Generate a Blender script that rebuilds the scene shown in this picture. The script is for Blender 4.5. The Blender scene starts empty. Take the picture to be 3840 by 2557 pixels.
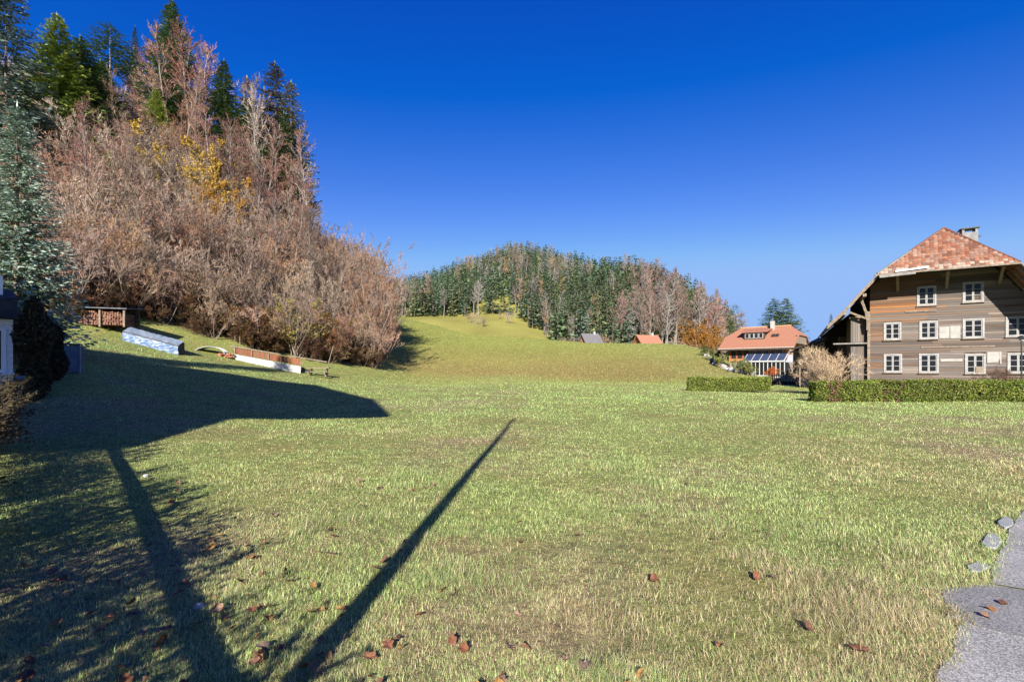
import bpy, math, random
import numpy as np
from mathutils import Vector, Matrix

# ------------------------------------------------------------------ camera, sky, sun, exposure
SC = bpy.context.scene
COL = SC.collection
FPX, HY, CX, CAMZ = 467.0, 369.0, 512.0, 1.6       # lens in pixels of a 1024 px wide frame, horizon row
cam_d = bpy.data.cameras.new('camera'); cam = bpy.data.objects.new('camera', cam_d); COL.objects.link(cam)
cam.location = (0, 0, CAMZ); cam.rotation_euler = (math.radians(90), 0, 0)
cam_d.sensor_width = 36.0; cam_d.lens = 36.0 * FPX / 1024.0
cam_d.shift_y = (HY - 340.5) / 1024.0
cam_d.clip_start = 0.05; cam_d.clip_end = 6000
SC.camera = cam
SUN_EL = 26.0
SUN_TO = Vector((-0.0911, -1.0, 0)).normalized()    # horizontal direction towards the sun
world = bpy.data.worlds.new('World'); SC.world = world; world.use_nodes = True
wn = world.node_tree.nodes; wl = world.node_tree.links
bg = wn['Background']
sky = wn.new('ShaderNodeTexSky'); sky.sky_type = 'NISHITA'; sky.sun_disc = False
sky.sun_elevation = math.radians(SUN_EL)
sky.sun_rotation = math.atan2(SUN_TO.x, SUN_TO.y)
sky.altitude = 800; sky.air_density = 1.0; sky.dust_density = 0.25; sky.ozone_density = 2.5
hs = wn.new('ShaderNodeHueSaturation'); hs.inputs['Saturation'].default_value = 1.28
hs.inputs['Hue'].default_value = 0.512
# clear late-autumn mountain air: less red and green scattered light than the plain model gives
sp_ = wn.new('ShaderNodeSeparateColor'); cb_ = wn.new('ShaderNodeCombineColor')
def wmath(op, a, b):
    n = wn.new('ShaderNodeMath'); n.operation = op; wl.new(a, n.inputs[0]); n.inputs[1].default_value = b; return n.outputs[0]
wl.new(sky.outputs[0], hs.inputs['Color']); wl.new(hs.outputs[0], sp_.inputs[0])
def soft(a, top, w):
    n = wn.new('ShaderNodeMath'); n.operation = 'SMOOTH_MIN'; wl.new(a, n.inputs[0]); n.inputs[1].default_value = top; n.inputs[2].default_value = w; return n.outputs[0]
wl.new(soft(wmath('MAXIMUM', wmath('MULTIPLY', wmath('SUBTRACT', sp_.outputs[0], 0.345), 1.25), 0.015), 1.6, .6), cb_.inputs[0])
wl.new(soft(wmath('MULTIPLY', wmath('POWER', sp_.outputs[1], 1.4), 0.52), 2.65, .7), cb_.inputs[1])
wl.new(soft(wmath('MULTIPLY', wmath('POWER', sp_.outputs[2], 0.75), 1.33), 4.85, .5), cb_.inputs[2])
wl.new(cb_.outputs[0], bg.inputs['Color'])
bg.inputs['Strength'].default_value = 0.081
sd = bpy.data.lights.new('sun', 'SUN'); sd.energy = 5.0; sd.angle = math.radians(0.55); sd.color = (1.0, 0.93, 0.82)
sun = bpy.data.objects.new('sun', sd); COL.objects.link(sun)
sun_vec = Vector((SUN_TO.x * math.cos(math.radians(SUN_EL)), SUN_TO.y * math.cos(math.radians(SUN_EL)), math.sin(math.radians(SUN_EL))))
sun.rotation_euler = (-sun_vec).to_track_quat('-Z', 'Y').to_euler(); sun.location = (0, -20, 40)
SC.view_settings.view_transform = 'Standard'; SC.view_settings.look = 'None'
SC.view_settings.exposure = 1.25; SC.view_settings.gamma = 1.0
SC.render.engine = 'CYCLES'
SC.cycles.max_bounces = 5; SC.cycles.diffuse_bounces = 2; SC.cycles.glossy_bounces = 2
SC.cycles.transmission_bounces = 3; SC.cycles.transparent_max_bounces = 4
SC.cycles.use_denoising = True

rng = np.random.default_rng(7)
random.seed(7)
R_ = math.radians

# ------------------------------------------------------------------ helpers
def at(px, py, Y):
    return np.array([(px - CX) / FPX * Y, Y, CAMZ + (HY - py) / FPX * Y])

def tag(o, label=None, cat=None, group=None, kind=None):
    if label: o['label'] = label
    if cat: o['category'] = cat
    if group: o['group'] = group
    if kind: o['kind'] = kind
    return o

def link(o, parent=None):
    COL.objects.link(o)
    if parent is not None: o.parent = parent
    return o

def empty(name, loc=(0, 0, 0), rz=0.0, parent=None):
    o = bpy.data.objects.new(name, None); o.empty_display_size = 0.2
    o.location = loc; o.rotation_euler = (0, 0, rz)
    return link(o, parent)

def obj(name, me, parent=None, loc=None, rz=0.0, scale=None, color=None):
    o = bpy.data.objects.new(name, me)
    if loc is not None: o.location = loc
    o.rotation_euler = (0, 0, rz)
    if scale is not None: o.scale = scale
    if color is not None: o.color = (*color, 1.0)
    return link(o, parent)

def np_mesh(name, V, F, mat=None, C=None, smooth=False):
    V = np.asarray(V, np.float32); me = bpy.data.meshes.new(name)
    Fs = F if isinstance(F, list) else [F]
    Fs = [np.asarray(f, np.int32) for f in Fs if len(f)]
    me.vertices.add(len(V)); me.vertices.foreach_set('co', V.ravel())
    tot = np.concatenate([np.full(len(f), f.shape[1], np.int32) for f in Fs])
    idx = np.concatenate([f.ravel() for f in Fs])
    st = np.concatenate([[0], np.cumsum(tot)[:-1]]).astype(np.int32)
    me.loops.add(len(idx)); me.loops.foreach_set('vertex_index', idx)
    me.polygons.add(len(tot)); me.polygons.foreach_set('loop_start', st); me.polygons.foreach_set('loop_total', tot)
    if smooth: me.polygons.foreach_set('use_smooth', np.ones(len(tot), bool))
    if C is not None:
        a = me.color_attributes.new('Col', 'FLOAT_COLOR', 'POINT')
        a.data.foreach_set('color', np.concatenate([np.asarray(C, np.float32), np.ones((len(V), 1), np.float32)], 1).ravel())
    me.update(calc_edges=True); me.validate()
    if mat: me.materials.append(mat)
    return me

class MB:
    def __init__(s): s.v = []; s.f = []
    def add(s, V, F):
        n = len(s.v); s.v += [tuple(map(float, p)) for p in V]; s.f += [tuple(i + n for i in f) for f in F]; return s
    def box(s, c, d, M=None):
        x, y, z = (k / 2 for k in d)
        P = [Vector(p) for p in ((-x,-y,-z),(x,-y,-z),(x,y,-z),(-x,y,-z),(-x,-y,z),(x,-y,z),(x,y,z),(-x,y,z))]
        if M is not None: P = [M @ p for p in P]
        c = Vector(c)
        return s.add([p + c for p in P], [(0,3,2,1),(4,5,6,7),(0,1,5,4),(1,2,6,5),(2,3,7,6),(3,0,4,7)])
    def b2(s, lo, hi):
        return s.box([(a + b) / 2 for a, b in zip(lo, hi)], [abs(b - a) for a, b in zip(lo, hi)])
    def beam(s, p, q, w, h, up=(0, 0, 1)):
        p = Vector(p); q = Vector(q); d = q - p; L = d.length; x = d / L
        u = Vector(up); y = u.cross(x)
        if y.length < 1e-4: y = Vector((0, 1, 0)).cross(x)
        y.normalize(); z = x.cross(y)
        M = Matrix((x, y, z)).transposed()
        return s.box((p + q) / 2, (L, w, h), M)
    def tube(s, p, q, r0, r1, n=8):
        p = Vector(p); q = Vector(q); d = (q - p).normalized()
        a = d.orthogonal().normalized(); b = d.cross(a)
        V = []
        for c, r in ((p, r0), (q, r1)):
            for k in range(n):
                t = 2 * math.pi * k / n; V.append(c + (a * math.cos(t) + b * math.sin(t)) * r)
        F = [(k, (k + 1) % n, n + (k + 1) % n, n + k) for k in range(n)]
        F += [tuple(range(n))[::-1], tuple(range(n, 2 * n))]
        return s.add(V, F)
    def slab(s, pts, t):                       # polygon extruded by vector t
        n = len(pts); P = [Vector(p) for p in pts]; Q = [p + Vector(t) for p in P]
        F = [tuple(range(n))[::-1], tuple(range(n, 2 * n))] + [(k, (k + 1) % n, n + (k + 1) % n, n + k) for k in range(n)]
        return s.add(P + Q, F)
    def mesh(s, name, mat):
        me = bpy.data.meshes.new(name); me.from_pydata(s.v, [], s.f); me.update()
        if mat: me.materials.append(mat)
        return me
    def build(s, name, mat, parent=None, loc=None, rz=0.0, bevel=0.0, color=None):
        o = obj(name, s.mesh(name, mat), parent, loc, rz, color=color)
        if bevel:
            m = o.modifiers.new('edge', 'BEVEL'); m.width = bevel; m.segments = 1; m.limit_method = 'ANGLE'
        return o

def vnoise(x, y, seed=0):
    x = np.asarray(x, float); y = np.asarray(y, float)
    xi = np.floor(x).astype(np.int64); yi = np.floor(y).astype(np.int64); fx = x - xi; fy = y - yi
    fx = fx * fx * (3 - 2 * fx); fy = fy * fy * (3 - 2 * fy)
    def h(a, b):
        n = (a * 374761393 + b * 668265263 + seed * 974711) & 0xffffffff
        n = ((n ^ (n >> 13)) * 1274126177) & 0xffffffff
        return ((n ^ (n >> 16)) & 0xffff) / 65535.0
    return (h(xi, yi) * (1 - fx) + h(xi + 1, yi) * fx) * (1 - fy) + (h(xi, yi + 1) * (1 - fx) + h(xi + 1, yi + 1) * fx) * fy

def fbm(x, y, seed=0, o=3):
    s = 0; a = 1; t = 0
    for k in range(o):
        s = s + a * vnoise(x * 2 ** k, y * 2 ** k, seed + k * 17); t += a; a *= 0.5
    return s / t

# ------------------------------------------------------------------ materials
MATS = {}
def nodes_of(name):
    m = bpy.data.materials.new(name); m.use_nodes = True
    n = m.node_tree.nodes; return m, n, m.node_tree.links, n['Principled BSDF']

def mat(name, c1, c2=None, rough=0.8, scale=(4, 4, 4), detail=4, bump=0.0, c3=None, metal=0.0, objcol=False, bscale=None, dist=0.02, spec=0.3):
    """two or three tone noise over object space; objcol multiplies by the object's own colour"""
    if name in MATS: return MATS[name]
    m, n, l, p = nodes_of(name)
    p.inputs['Roughness'].default_value = rough; p.inputs['Metallic'].default_value = metal
    p.inputs['Specular IOR Level'].default_value = spec
    tc = n.new('ShaderNodeTexCoord'); mp = n.new('ShaderNodeMapping'); mp.inputs['Scale'].default_value = scale
    oi = n.new('ShaderNodeObjectInfo')
    ad = n.new('ShaderNodeVectorMath'); ad.operation = 'ADD'
    cm = n.new('ShaderNodeCombineXYZ'); mu = n.new('ShaderNodeMath'); mu.operation = 'MULTIPLY'; mu.inputs[1].default_value = 57.0
    l.new(oi.outputs['Random'], mu.inputs[0])
    for k in range(3): l.new(mu.outputs[0], cm.inputs[k])
    l.new(tc.outputs['Object'], mp.inputs[0]); l.new(mp.outputs[0], ad.inputs[0]); l.new(cm.outputs[0], ad.inputs[1])
    nz = n.new('ShaderNodeTexNoise'); nz.inputs['Scale'].default_value = 1.0; nz.inputs['Detail'].default_value = detail
    l.new(ad.outputs[0], nz.inputs['Vector'])
    rp = n.new('ShaderNodeValToRGB'); e = rp.color_ramp.elements
    e[0].position = 0.32; e[1].position = 0.68
    e[0].color = (*c1, 1); e[1].color = (*(c2 or c1), 1)
    if c3: x = e.new(0.5); x.color = (*c3, 1)
    l.new(nz.outputs['Fac'], rp.inputs[0]); out = rp.outputs[0]
    if objcol:
        mx = n.new('ShaderNodeMix'); mx.data_type = 'RGBA'; mx.blend_type = 'MULTIPLY'; mx.inputs[0].default_value = 1.0
        l.new(out, mx.inputs[6]); l.new(oi.outputs['Color'], mx.inputs[7]); out = mx.outputs[2]
    l.new(out, p.inputs['Base Color'])
    if bump:
        b = n.new('ShaderNodeBump'); b.inputs['Strength'].default_value = bump; b.inputs['Distance'].default_value = dist
        if bscale:
            n2 = n.new('ShaderNodeTexNoise'); n2.inputs['Scale'].default_value = bscale; n2.inputs['Detail'].default_value = 3
            l.new(tc.outputs['Object'], n2.inputs['Vector']); l.new(n2.outputs['Fac'], b.inputs['Height'])
        else: l.new(nz.outputs['Fac'], b.inputs['Height'])
        l.new(b.outputs[0], p.inputs['Normal'])
    MATS[name] = m; return m

def leaf_mat(name, trans=0.25, var=0.25, rough=0.7, hue=0.03):
    """foliage and twigs: colour from the mesh's own colour attribute, shifted a little per plant"""
    if name in MATS: return MATS[name]
    m, n, l, p = nodes_of(name)
    at_ = n.new('ShaderNodeAttribute'); at_.attribute_name = 'Col'
    oi = n.new('ShaderNodeObjectInfo')
    h = n.new('ShaderNodeHueSaturation')
    r1 = n.new('ShaderNodeMapRange'); r1.inputs[3].default_value = 1 - var; r1.inputs[4].default_value = 1 + var
    l.new(oi.outputs['Random'], r1.inputs[0]); l.new(r1.outputs[0], h.inputs['Value'])
    ml = n.new('ShaderNodeMath'); ml.operation = 'MULTIPLY'; ml.inputs[1].default_value = 7.31
    fr = n.new('ShaderNodeMath'); fr.operation = 'FRACT'
    l.new(oi.outputs['Random'], ml.inputs[0]); l.new(ml.outputs[0], fr.inputs[0])
    r2 = n.new('ShaderNodeMapRange'); r2.inputs[3].default_value = 0.5 - hue; r2.inputs[4].default_value = 0.5 + hue
    l.new(fr.outputs[0], r2.inputs[0]); l.new(r2.outputs[0], h.inputs['Hue'])
    mx = n.new('ShaderNodeMix'); mx.data_type = 'RGBA'; mx.blend_type = 'MULTIPLY'; mx.inputs[0].default_value = 1.0
    l.new(at_.outputs['Color'], h.inputs['Color']); l.new(h.outputs[0], mx.inputs[6]); l.new(oi.outputs['Color'], mx.inputs[7])
    l.new(mx.outputs[2], p.inputs['Base Color']); p.inputs['Roughness'].default_value = rough
    p.inputs['Specular IOR Level'].default_value = 0.15
    if trans > 0:
        t = n.new('ShaderNodeBsdfTranslucent'); l.new(mx.outputs[2], t.inputs['Color'])
        ms = n.new('ShaderNodeMixShader'); ms.inputs[0].default_value = trans
        l.new(p.outputs[0], ms.inputs[1]); l.new(t.outputs[0], ms.inputs[2])
        l.new(ms.outputs[0], n['Material Output'].inputs['Surface'])
    MATS[name] = m; return m

NEEDLE = leaf_mat('needles', 0.15, 0.36, hue=0.02)
TWIG = leaf_mat('twigs', 0.0, 0.38, hue=0.02)
BARK = leaf_mat('bark', 0.0, 0.3, hue=0.01)
LEAF = leaf_mat('leaves', 0.35, 0.15, hue=0.015)
GRASS = leaf_mat('grass_blades', 0.35, 0.0, 0.55, hue=0.0)
WOOD = mat('weathered_wood', (0.55, 0.50, 0.46), (1.0, 0.96, 0.92), 0.85, (1.2, 6, 9), 6, 0.35, c3=(0.8, 0.75, 0.7), objcol=True)
WOODV = mat('weathered_wood_upright', (0.55, 0.50, 0.46), (1.0, 0.96, 0.92), 0.85, (9, 9, 1.0), 6, 0.35, c3=(0.8, 0.75, 0.7), objcol=True)
TILE = mat('clay_tile', (0.65, 0.6, 0.58), (1.0, 0.98, 0.95), 0.85, (7, 7, 7), 4, 0.2, objcol=True)
PAINT = mat('old_white_paint', (0.19, 0.185, 0.18), (0.32, 0.315, 0.31), 0.6, (3, 3, 12), 5, 0.1)
WHITE = mat('white_paint', (0.36, 0.36, 0.36), (0.44, 0.44, 0.44), 0.5, (2, 2, 2))
BEAM = mat('beam_wood', (0.13, 0.10, 0.075), (0.24, 0.195, 0.15), 0.85, (7, 7, 7), 5, 0.2)
DARKW = mat('dark_wood', (0.045, 0.033, 0.026), (0.11, 0.08, 0.06), 0.85, (3, 3, 10), 5, 0.2)
METAL = mat('dark_metal', (0.02, 0.02, 0.022), (0.04, 0.04, 0.042), 0.5)
CONC = mat('concrete', (0.26, 0.255, 0.24), (0.40, 0.395, 0.38), 0.9, (3, 3, 3), 6, 0.15)
def glass():
    m, n, l, p = nodes_of('window_glass')
    p.inputs['Base Color'].default_value = (0.012, 0.013, 0.014, 1); p.inputs['Roughness'].default_value = 0.04
    p.inputs['Specular IOR Level'].default_value = 0.22
    tc = n.new('ShaderNodeTexCoord'); nz = n.new('ShaderNodeTexNoise'); nz.inputs['Scale'].default_value = 1.7
    b = n.new('ShaderNodeBump'); b.inputs['Strength'].default_value = 0.12; b.inputs['Distance'].default_value = 0.05
    l.new(tc.outputs['Object'], nz.inputs[0]); l.new(nz.outputs['Fac'], b.inputs['Height']); l.new(b.outputs[0], p.inputs['Normal'])
    return m
GLASS = glass()

# ------------------------------------------------------------------ terrain
COLS = {
 -200: [(0,0),(8,0),(14,.7),(22,3),(30,6),(40,14),(80,55),(110,75),(200,85),(900,60)],
 0:   [(0,0),(10,0),(16,1.0),(22,2.2),(30,4.0),(36,8),(80,50),(110,70),(200,80),(900,60)],
 65:  [(0,0),(9.5,0),(16,1.4),(30,3.9),(33,4.8),(45,16),(80,48),(105,64),(200,72),(900,50)],
 150: [(0,0),(10,0),(18,.8),(33,3.0),(38,4.6),(48,15),(80,43),(100,56),(140,60),(900,40)],
 235: [(0,0),(12,0),(20,.5),(38,2.2),(43,3.6),(52,12),(80,34),(100,44),(140,46),(900,30)],
 300: [(0,0),(14,0),(24,.25),(40,1.17),(46,2.6),(60,11),(85,27),(105,33),(150,34),(300,30),(900,30)],
 345: [(0,0),(20,0),(40,.5),(50,2),(80,14.5),(100,20),(130,25),(200,26),(300,30),(450,60),(900,60)],
 385: [(0,0),(25,0),(50,.6),(60,2.4),(85,8.5),(110,14),(140,20.8),(165,21),(200,17),(260,31),(450,68),(520,72),(900,60)],
 411: [(0,0),(30,0),(55,.3),(65,1.6),(95,8.5),(125,15.4),(150,15.6),(190,13.5),(260,31.5),(450,71),(520,75),(900,60)],
 440: [(0,0),(30,0),(55,.3),(65,1.5),(95,7.8),(122,13.4),(145,13.4),(185,12.5),(260,31),(460,82),(520,86),(900,60)],
 464: [(0,0),(30,0),(56,.3),(66,1.5),(95,7.2),(118,10.9),(140,10.5),(180,11),(260,30),(470,94),(530,98),(900,60)],
 514: [(0,0),(30,0),(56,.3),(66,1.4),(95,6.8),(112,9.7),(130,9.2),(180,10),(260,32),(470,115),(540,116),(900,60)],
 543: [(0,0),(30,0),(56,.3),(66,1.4),(95,6.6),(110,9.1),(130,8.6),(180,9),(250,24),(460,106),(540,108),(900,60)],
 587: [(0,0),(30,0),(56,.2),(66,1.3),(90,6),(108,8.1),(125,7.5),(180,6),(230,13),(400,80),(480,84),(900,50)],
 640: [(0,0),(30,0),(55,.2),(66,1.4),(88,5.4),(105,7.6),(120,7),(170,5),(215,11),(350,66),(420,70),(900,40)],
 680: [(0,0),(30,0),(55,.2),(66,1.5),(82,4.6),(98,7.3),(115,6.5),(170,4),(205,9),(300,43),(380,44),(900,20)],
 699: [(0,0),(30,0),(55,.2),(66,1.5),(82,4.6),(96,6.6),(112,6.0),(170,3.5),(205,8),(290,33),(370,33),(900,10)],
 717: [(0,0),(30,0),(53,.2),(66,1.6),(80,4.0),(90,4.2),(100,3.4),(170,3),(205,7),(280,25),(340,25),(500,6),(900,6)],
 737: [(0,0),(30,0),(52,.2),(63,1.15),(70,1.3),(80,1.2),(170,2),(220,4),(270,9),(340,8),(500,4),(900,4)],
 765: [(0,0),(40,0),(65,.7),(80,1),(170,2),(300,3),(900,4)],
 1250: [(0,0),(40,0),(65,.4),(80,.6),(170,1.5),(300,3),(900,4)],
}
ANG = np.array([math.atan((p - CX) / FPX) for p in COLS])
NA, NR = 1500, 420
aG = np.linspace(-math.pi, math.pi, NA)
rG = np.exp(np.linspace(math.log(0.5), math.log(3200), NR))
prof = np.zeros((len(ANG), NR))
for k, (p, pts) in enumerate(COLS.items()):
    s = math.sqrt(1 + ((p - CX) / FPX) ** 2)
    prof[k] = np.interp(rG, [y * s for y, _ in pts], [z for _, z in pts])
ZG = np.zeros((NA, NR))
for j in range(NR): ZG[:, j] = np.interp(aG, ANG, prof[:, j])
fade = np.clip((aG + R_(115)) / R_(45), 0, 1); fade = fade * fade * (3 - 2 * fade)
ZG *= fade[:, None]
def blur(A, w, ax):
    k = np.exp(-0.5 * (np.arange(-3 * w, 3 * w + 1) / w) ** 2); k /= k.sum()
    P = np.pad(A, [(3 * w, 3 * w) if i == ax else (0, 0) for i in range(2)], mode='edge')
    return np.apply_along_axis(lambda v: np.convolve(v, k, 'valid'), ax, P)
ZG = blur(blur(ZG, 5, 0), 2, 1)
AA, RR = np.meshgrid(aG, rG, indexing='ij')
XX, YY = RR * np.sin(AA), RR * np.cos(AA)
amp = np.clip((RR - 6) / 60, 0, 1)
ZG += amp * ((fbm(XX / 9, YY / 9, 3) - 0.5) * 0.5 + np.clip((RR - 180) / 150, 0, 1) * (fbm(XX / 40, YY / 40, 5) - 0.5) * 10)
ZG += (fbm(XX / 2.2, YY / 2.2, 9) - 0.5) * 0.06 * np.clip((RR - 4) / 4, 0, 1)

def terr(x, y):
    x = np.asarray(x, float); y = np.asarray(y, float)
    a = np.arctan2(x, y); r = np.clip(np.hypot(x, y), 0.51, 3100)
    fa = (a + math.pi) / (2 * math.pi) * (NA - 1); fr = (np.log(r) - math.log(0.5)) / (math.log(3200) - math.log(0.5)) * (NR - 1)
    i = np.clip(fa.astype(int), 0, NA - 2); j = np.clip(fr.astype(int), 0, NR - 2); u = fa - i; v = fr - j
    return (ZG[i, j] * (1 - u) + ZG[i + 1, j] * u) * (1 - v) + (ZG[i, j + 1] * (1 - u) + ZG[i + 1, j + 1] * u) * v
def gz(x, y): return float(terr(x, y))

# edge where the wooded slope of the left begins: (pixel column, distance)
EDGE = [(-250, 30), (0, 33), (65, 34), (150, 39), (235, 43), (300, 46), (345, 50), (378, 54), (388, 70), (391, 140)]
def wood_start(px): return np.interp(px, [e[0] for e in EDGE], [e[1] for e in EDGE])
def in_wood(x, y):
    px = CX + FPX * x / np.maximum(y, 0.1)
    return np.where((px < 391) & (y > wood_start(px)) & (y < 190), 1.0, 0.0)

def build_ground():
    ia = np.unique(np.concatenate([np.arange(0, NA, 12), np.where(np.abs(aG) < R_(66))[0][::2], [NA - 1]]))
    V = np.stack([XX[ia], YY[ia], ZG[ia]], -1); na = len(ia)
    x, y, r = V[..., 0], V[..., 1], np.hypot(V[..., 0], V[..., 1])
    lawn = np.array([0.20, 0.215, 0.08]); soil = np.array([0.23, 0.175, 0.12]); olive = np.array([0.20, 0.22, 0.062]); dry = np.array([0.215, 0.155, 0.07]); litter = np.array([0.09, 0.06, 0.042])
    n1 = fbm(x / 3.0, y / 3.0, 21, 4)[..., None]; n2 = fbm(x / 14, y / 14, 31, 4)[..., None]
    c = lawn + (soil - lawn) * np.clip((n1 - .55) * 4, 0, .8)
    far = np.clip((r - 30) / 16, 0, 1)[..., None]
    fg = np.array([0.225, 0.245, 0.085]) * (0.85 + .3 * n2)
    c = c * (1 - far) + fg * far
    px = CX + FPX * x / np.maximum(y, .1)
    low = np.clip(1.0 - (V[..., 2] - 1.0) / 5.5, 0, 1)[..., None]
    mead = (np.clip((y - 50 - 9 * n2[..., 0]) / 8, 0, 1) * (px > 385) * (px < 760))[..., None]
    mc = olive * (1 - low * .75) + dry * low * .75
    mc = mc * (0.8 + 0.4 * n2)
    c = c * (1 - mead) + mc * mead
    farh = np.clip((y - 170) / 20, 0, 1)[..., None]
    c = c * (1 - farh) + (np.array([0.22, 0.215, 0.065]) * (.75 + .5 * n2)) * farh
    w = in_wood(x, y)[..., None]
    c = c * (1 - w) + litter * (0.7 + .6 * n1) * w
    I = np.arange(na * NR).reshape(na, NR)
    F = np.stack([I[:-1, :-1], I[:-1, 1:], I[1:, 1:], I[1:, :-1]], -1).reshape(-1, 4)
    V = V.reshape(-1, 3); c = c.reshape(-1, 3)
    # close the disc under the camera
    m, n, l, p = nodes_of('ground_turf')
    a = n.new('ShaderNodeAttribute'); a.attribute_name = 'Col'
    g = n.new('ShaderNodeNewGeometry')
    n1_ = n.new('ShaderNodeTexNoise'); n1_.inputs['Scale'].default_value = 5.0; n1_.inputs['Detail'].default_value = 8; n1_.inputs['Roughness'].default_value = .7
    n2_ = n.new('ShaderNodeTexNoise'); n2_.inputs['Scale'].default_value = 0.9; n2_.inputs['Detail'].default_value = 8; n2_.inputs['Roughness'].default_value = .75
    l.new(g.outputs['Position'], n1_.inputs[0]); l.new(g.outputs['Position'], n2_.inputs[0])
    r1 = n.new('ShaderNodeMapRange'); r1.inputs[1].default_value = .3; r1.inputs[2].default_value = .7; r1.inputs[3].default_value = .55; r1.inputs[4].default_value = 1.45
    l.new(n1_.outputs['Fac'], r1.inputs[0])
    rp = n.new('ShaderNodeValToRGB'); e = rp.color_ramp.elements
    e[0].position = .3; e[1].position = .72; e[0].color = (0.75, 0.95, 0.7, 1); e[1].color = (1.3, 1.0, 1.0, 1)
    l.new(n2_.outputs['Fac'], rp.inputs[0])
    m1 = n.new('ShaderNodeMix'); m1.data_type = 'RGBA'; m1.blend_type = 'MULTIPLY'; m1.inputs[0].default_value = 1
    l.new(a.outputs['Color'], m1.inputs[6]); l.new(rp.outputs[0], m1.inputs[7])
    m2 = n.new('ShaderNodeVectorMath'); m2.operation = 'SCALE'
    l.new(m1.outputs[2], m2.inputs[0]); l.new(r1.outputs[0], m2.inputs['Scale']); l.new(m2.outputs[0], p.inputs['Base Color'])
    b = n.new('ShaderNodeBump'); b.inputs['Strength'].default_value = .8; b.inputs['Distance'].default_value = .15
    l.new(n1_.outputs['Fac'], b.inputs['Height']); l.new(b.outputs[0], p.inputs['Normal'])
    p.inputs['Roughness'].default_value = .95; p.inputs['Specular IOR Level'].default_value = .1
    o = obj('ground', np_mesh('ground', V, F, m, c, True)); tag(o, kind='structure')
build_ground()

# ------------------------------------------------------------------ asphalt path with broken edge
def g(px, py):
    Y = FPX * CAMZ / (py - HY); return ((px - CX) / FPX * Y, Y)
PATH_PX = [(935, 690), (939, 667), (950, 660), (954, 655), (953, 645), (956, 634), (963, 622), (956, 614), (946, 606), (942, 598), (945, 591), (966, 587.5), (992, 585), (991, 572), (996, 562), (1000, 554), (1006, 545), (1009, 534), (1014, 522.5), (1019, 516), (1026, 510), (1040, 502)]
PATH = [g(*p) for p in PATH_PX]
def asphalt(name, c1, c2):
    m, n, l, p = nodes_of(name); tc = n.new('ShaderNodeNewGeometry')
    v = n.new('ShaderNodeTexVoronoi'); v.inputs['Scale'].default_value = 120
    z = n.new('ShaderNodeTexNoise'); z.inputs['Scale'].default_value = 2.2; z.inputs['Detail'].default_value = 8
    l.new(tc.outputs['Position'], v.inputs[0]); l.new(tc.outputs['Position'], z.inputs[0])
    rp = n.new('ShaderNodeValToRGB'); e = rp.color_ramp.elements; e[0].color = (*c1, 1); e[1].color = (*c2, 1); e[0].position = .3; e[1].position = .7
    l.new(z.outputs['Fac'], rp.inputs[0])
    r = n.new('ShaderNodeMapRange'); r.inputs[3].default_value = .5; r.inputs[4].default_value = 1.5
    sp = n.new('ShaderNodeSeparateColor'); l.new(v.outputs['Color'], sp.inputs[0]); l.new(sp.outputs[0], r.inputs[0])
    m2 = n.new('ShaderNodeVectorMath'); m2.operation = 'SCALE'; l.new(rp.outputs[0], m2.inputs[0]); l.new(r.outputs[0], m2.inputs['Scale'])
    l.new(m2.outputs[0], p.inputs['Base Color']); p.inputs['Roughness'].default_value = .9
    b = n.new('ShaderNodeBump'); b.inputs['Strength'].default_value = .35; b.inputs['Distance'].default_value = .004
    l.new(v.outputs['Distance'], b.inputs['Height']); l.new(b.outputs[0], p.inputs['Normal'])
    return m
ASPH = asphalt('old_asphalt', (0.21, 0.203, 0.195), (0.29, 0.28, 0.27))
ASPH2 = asphalt('patched_asphalt', (0.145, 0.142, 0.138), (0.205, 0.20, 0.195))
def jag(poly, amp, n=5, seed=1):
    r = random.Random(seed); out = []
    for (a, b) in zip(poly[:-1], poly[1:]):
        for k in range(n):
            t = k / n; out.append((a[0] + (b[0] - a[0]) * t + r.uniform(-amp, amp), a[1] + (b[1] - a[1]) * t + r.uniform(-amp, amp)))
    out.append(poly[-1]); return out
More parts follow.
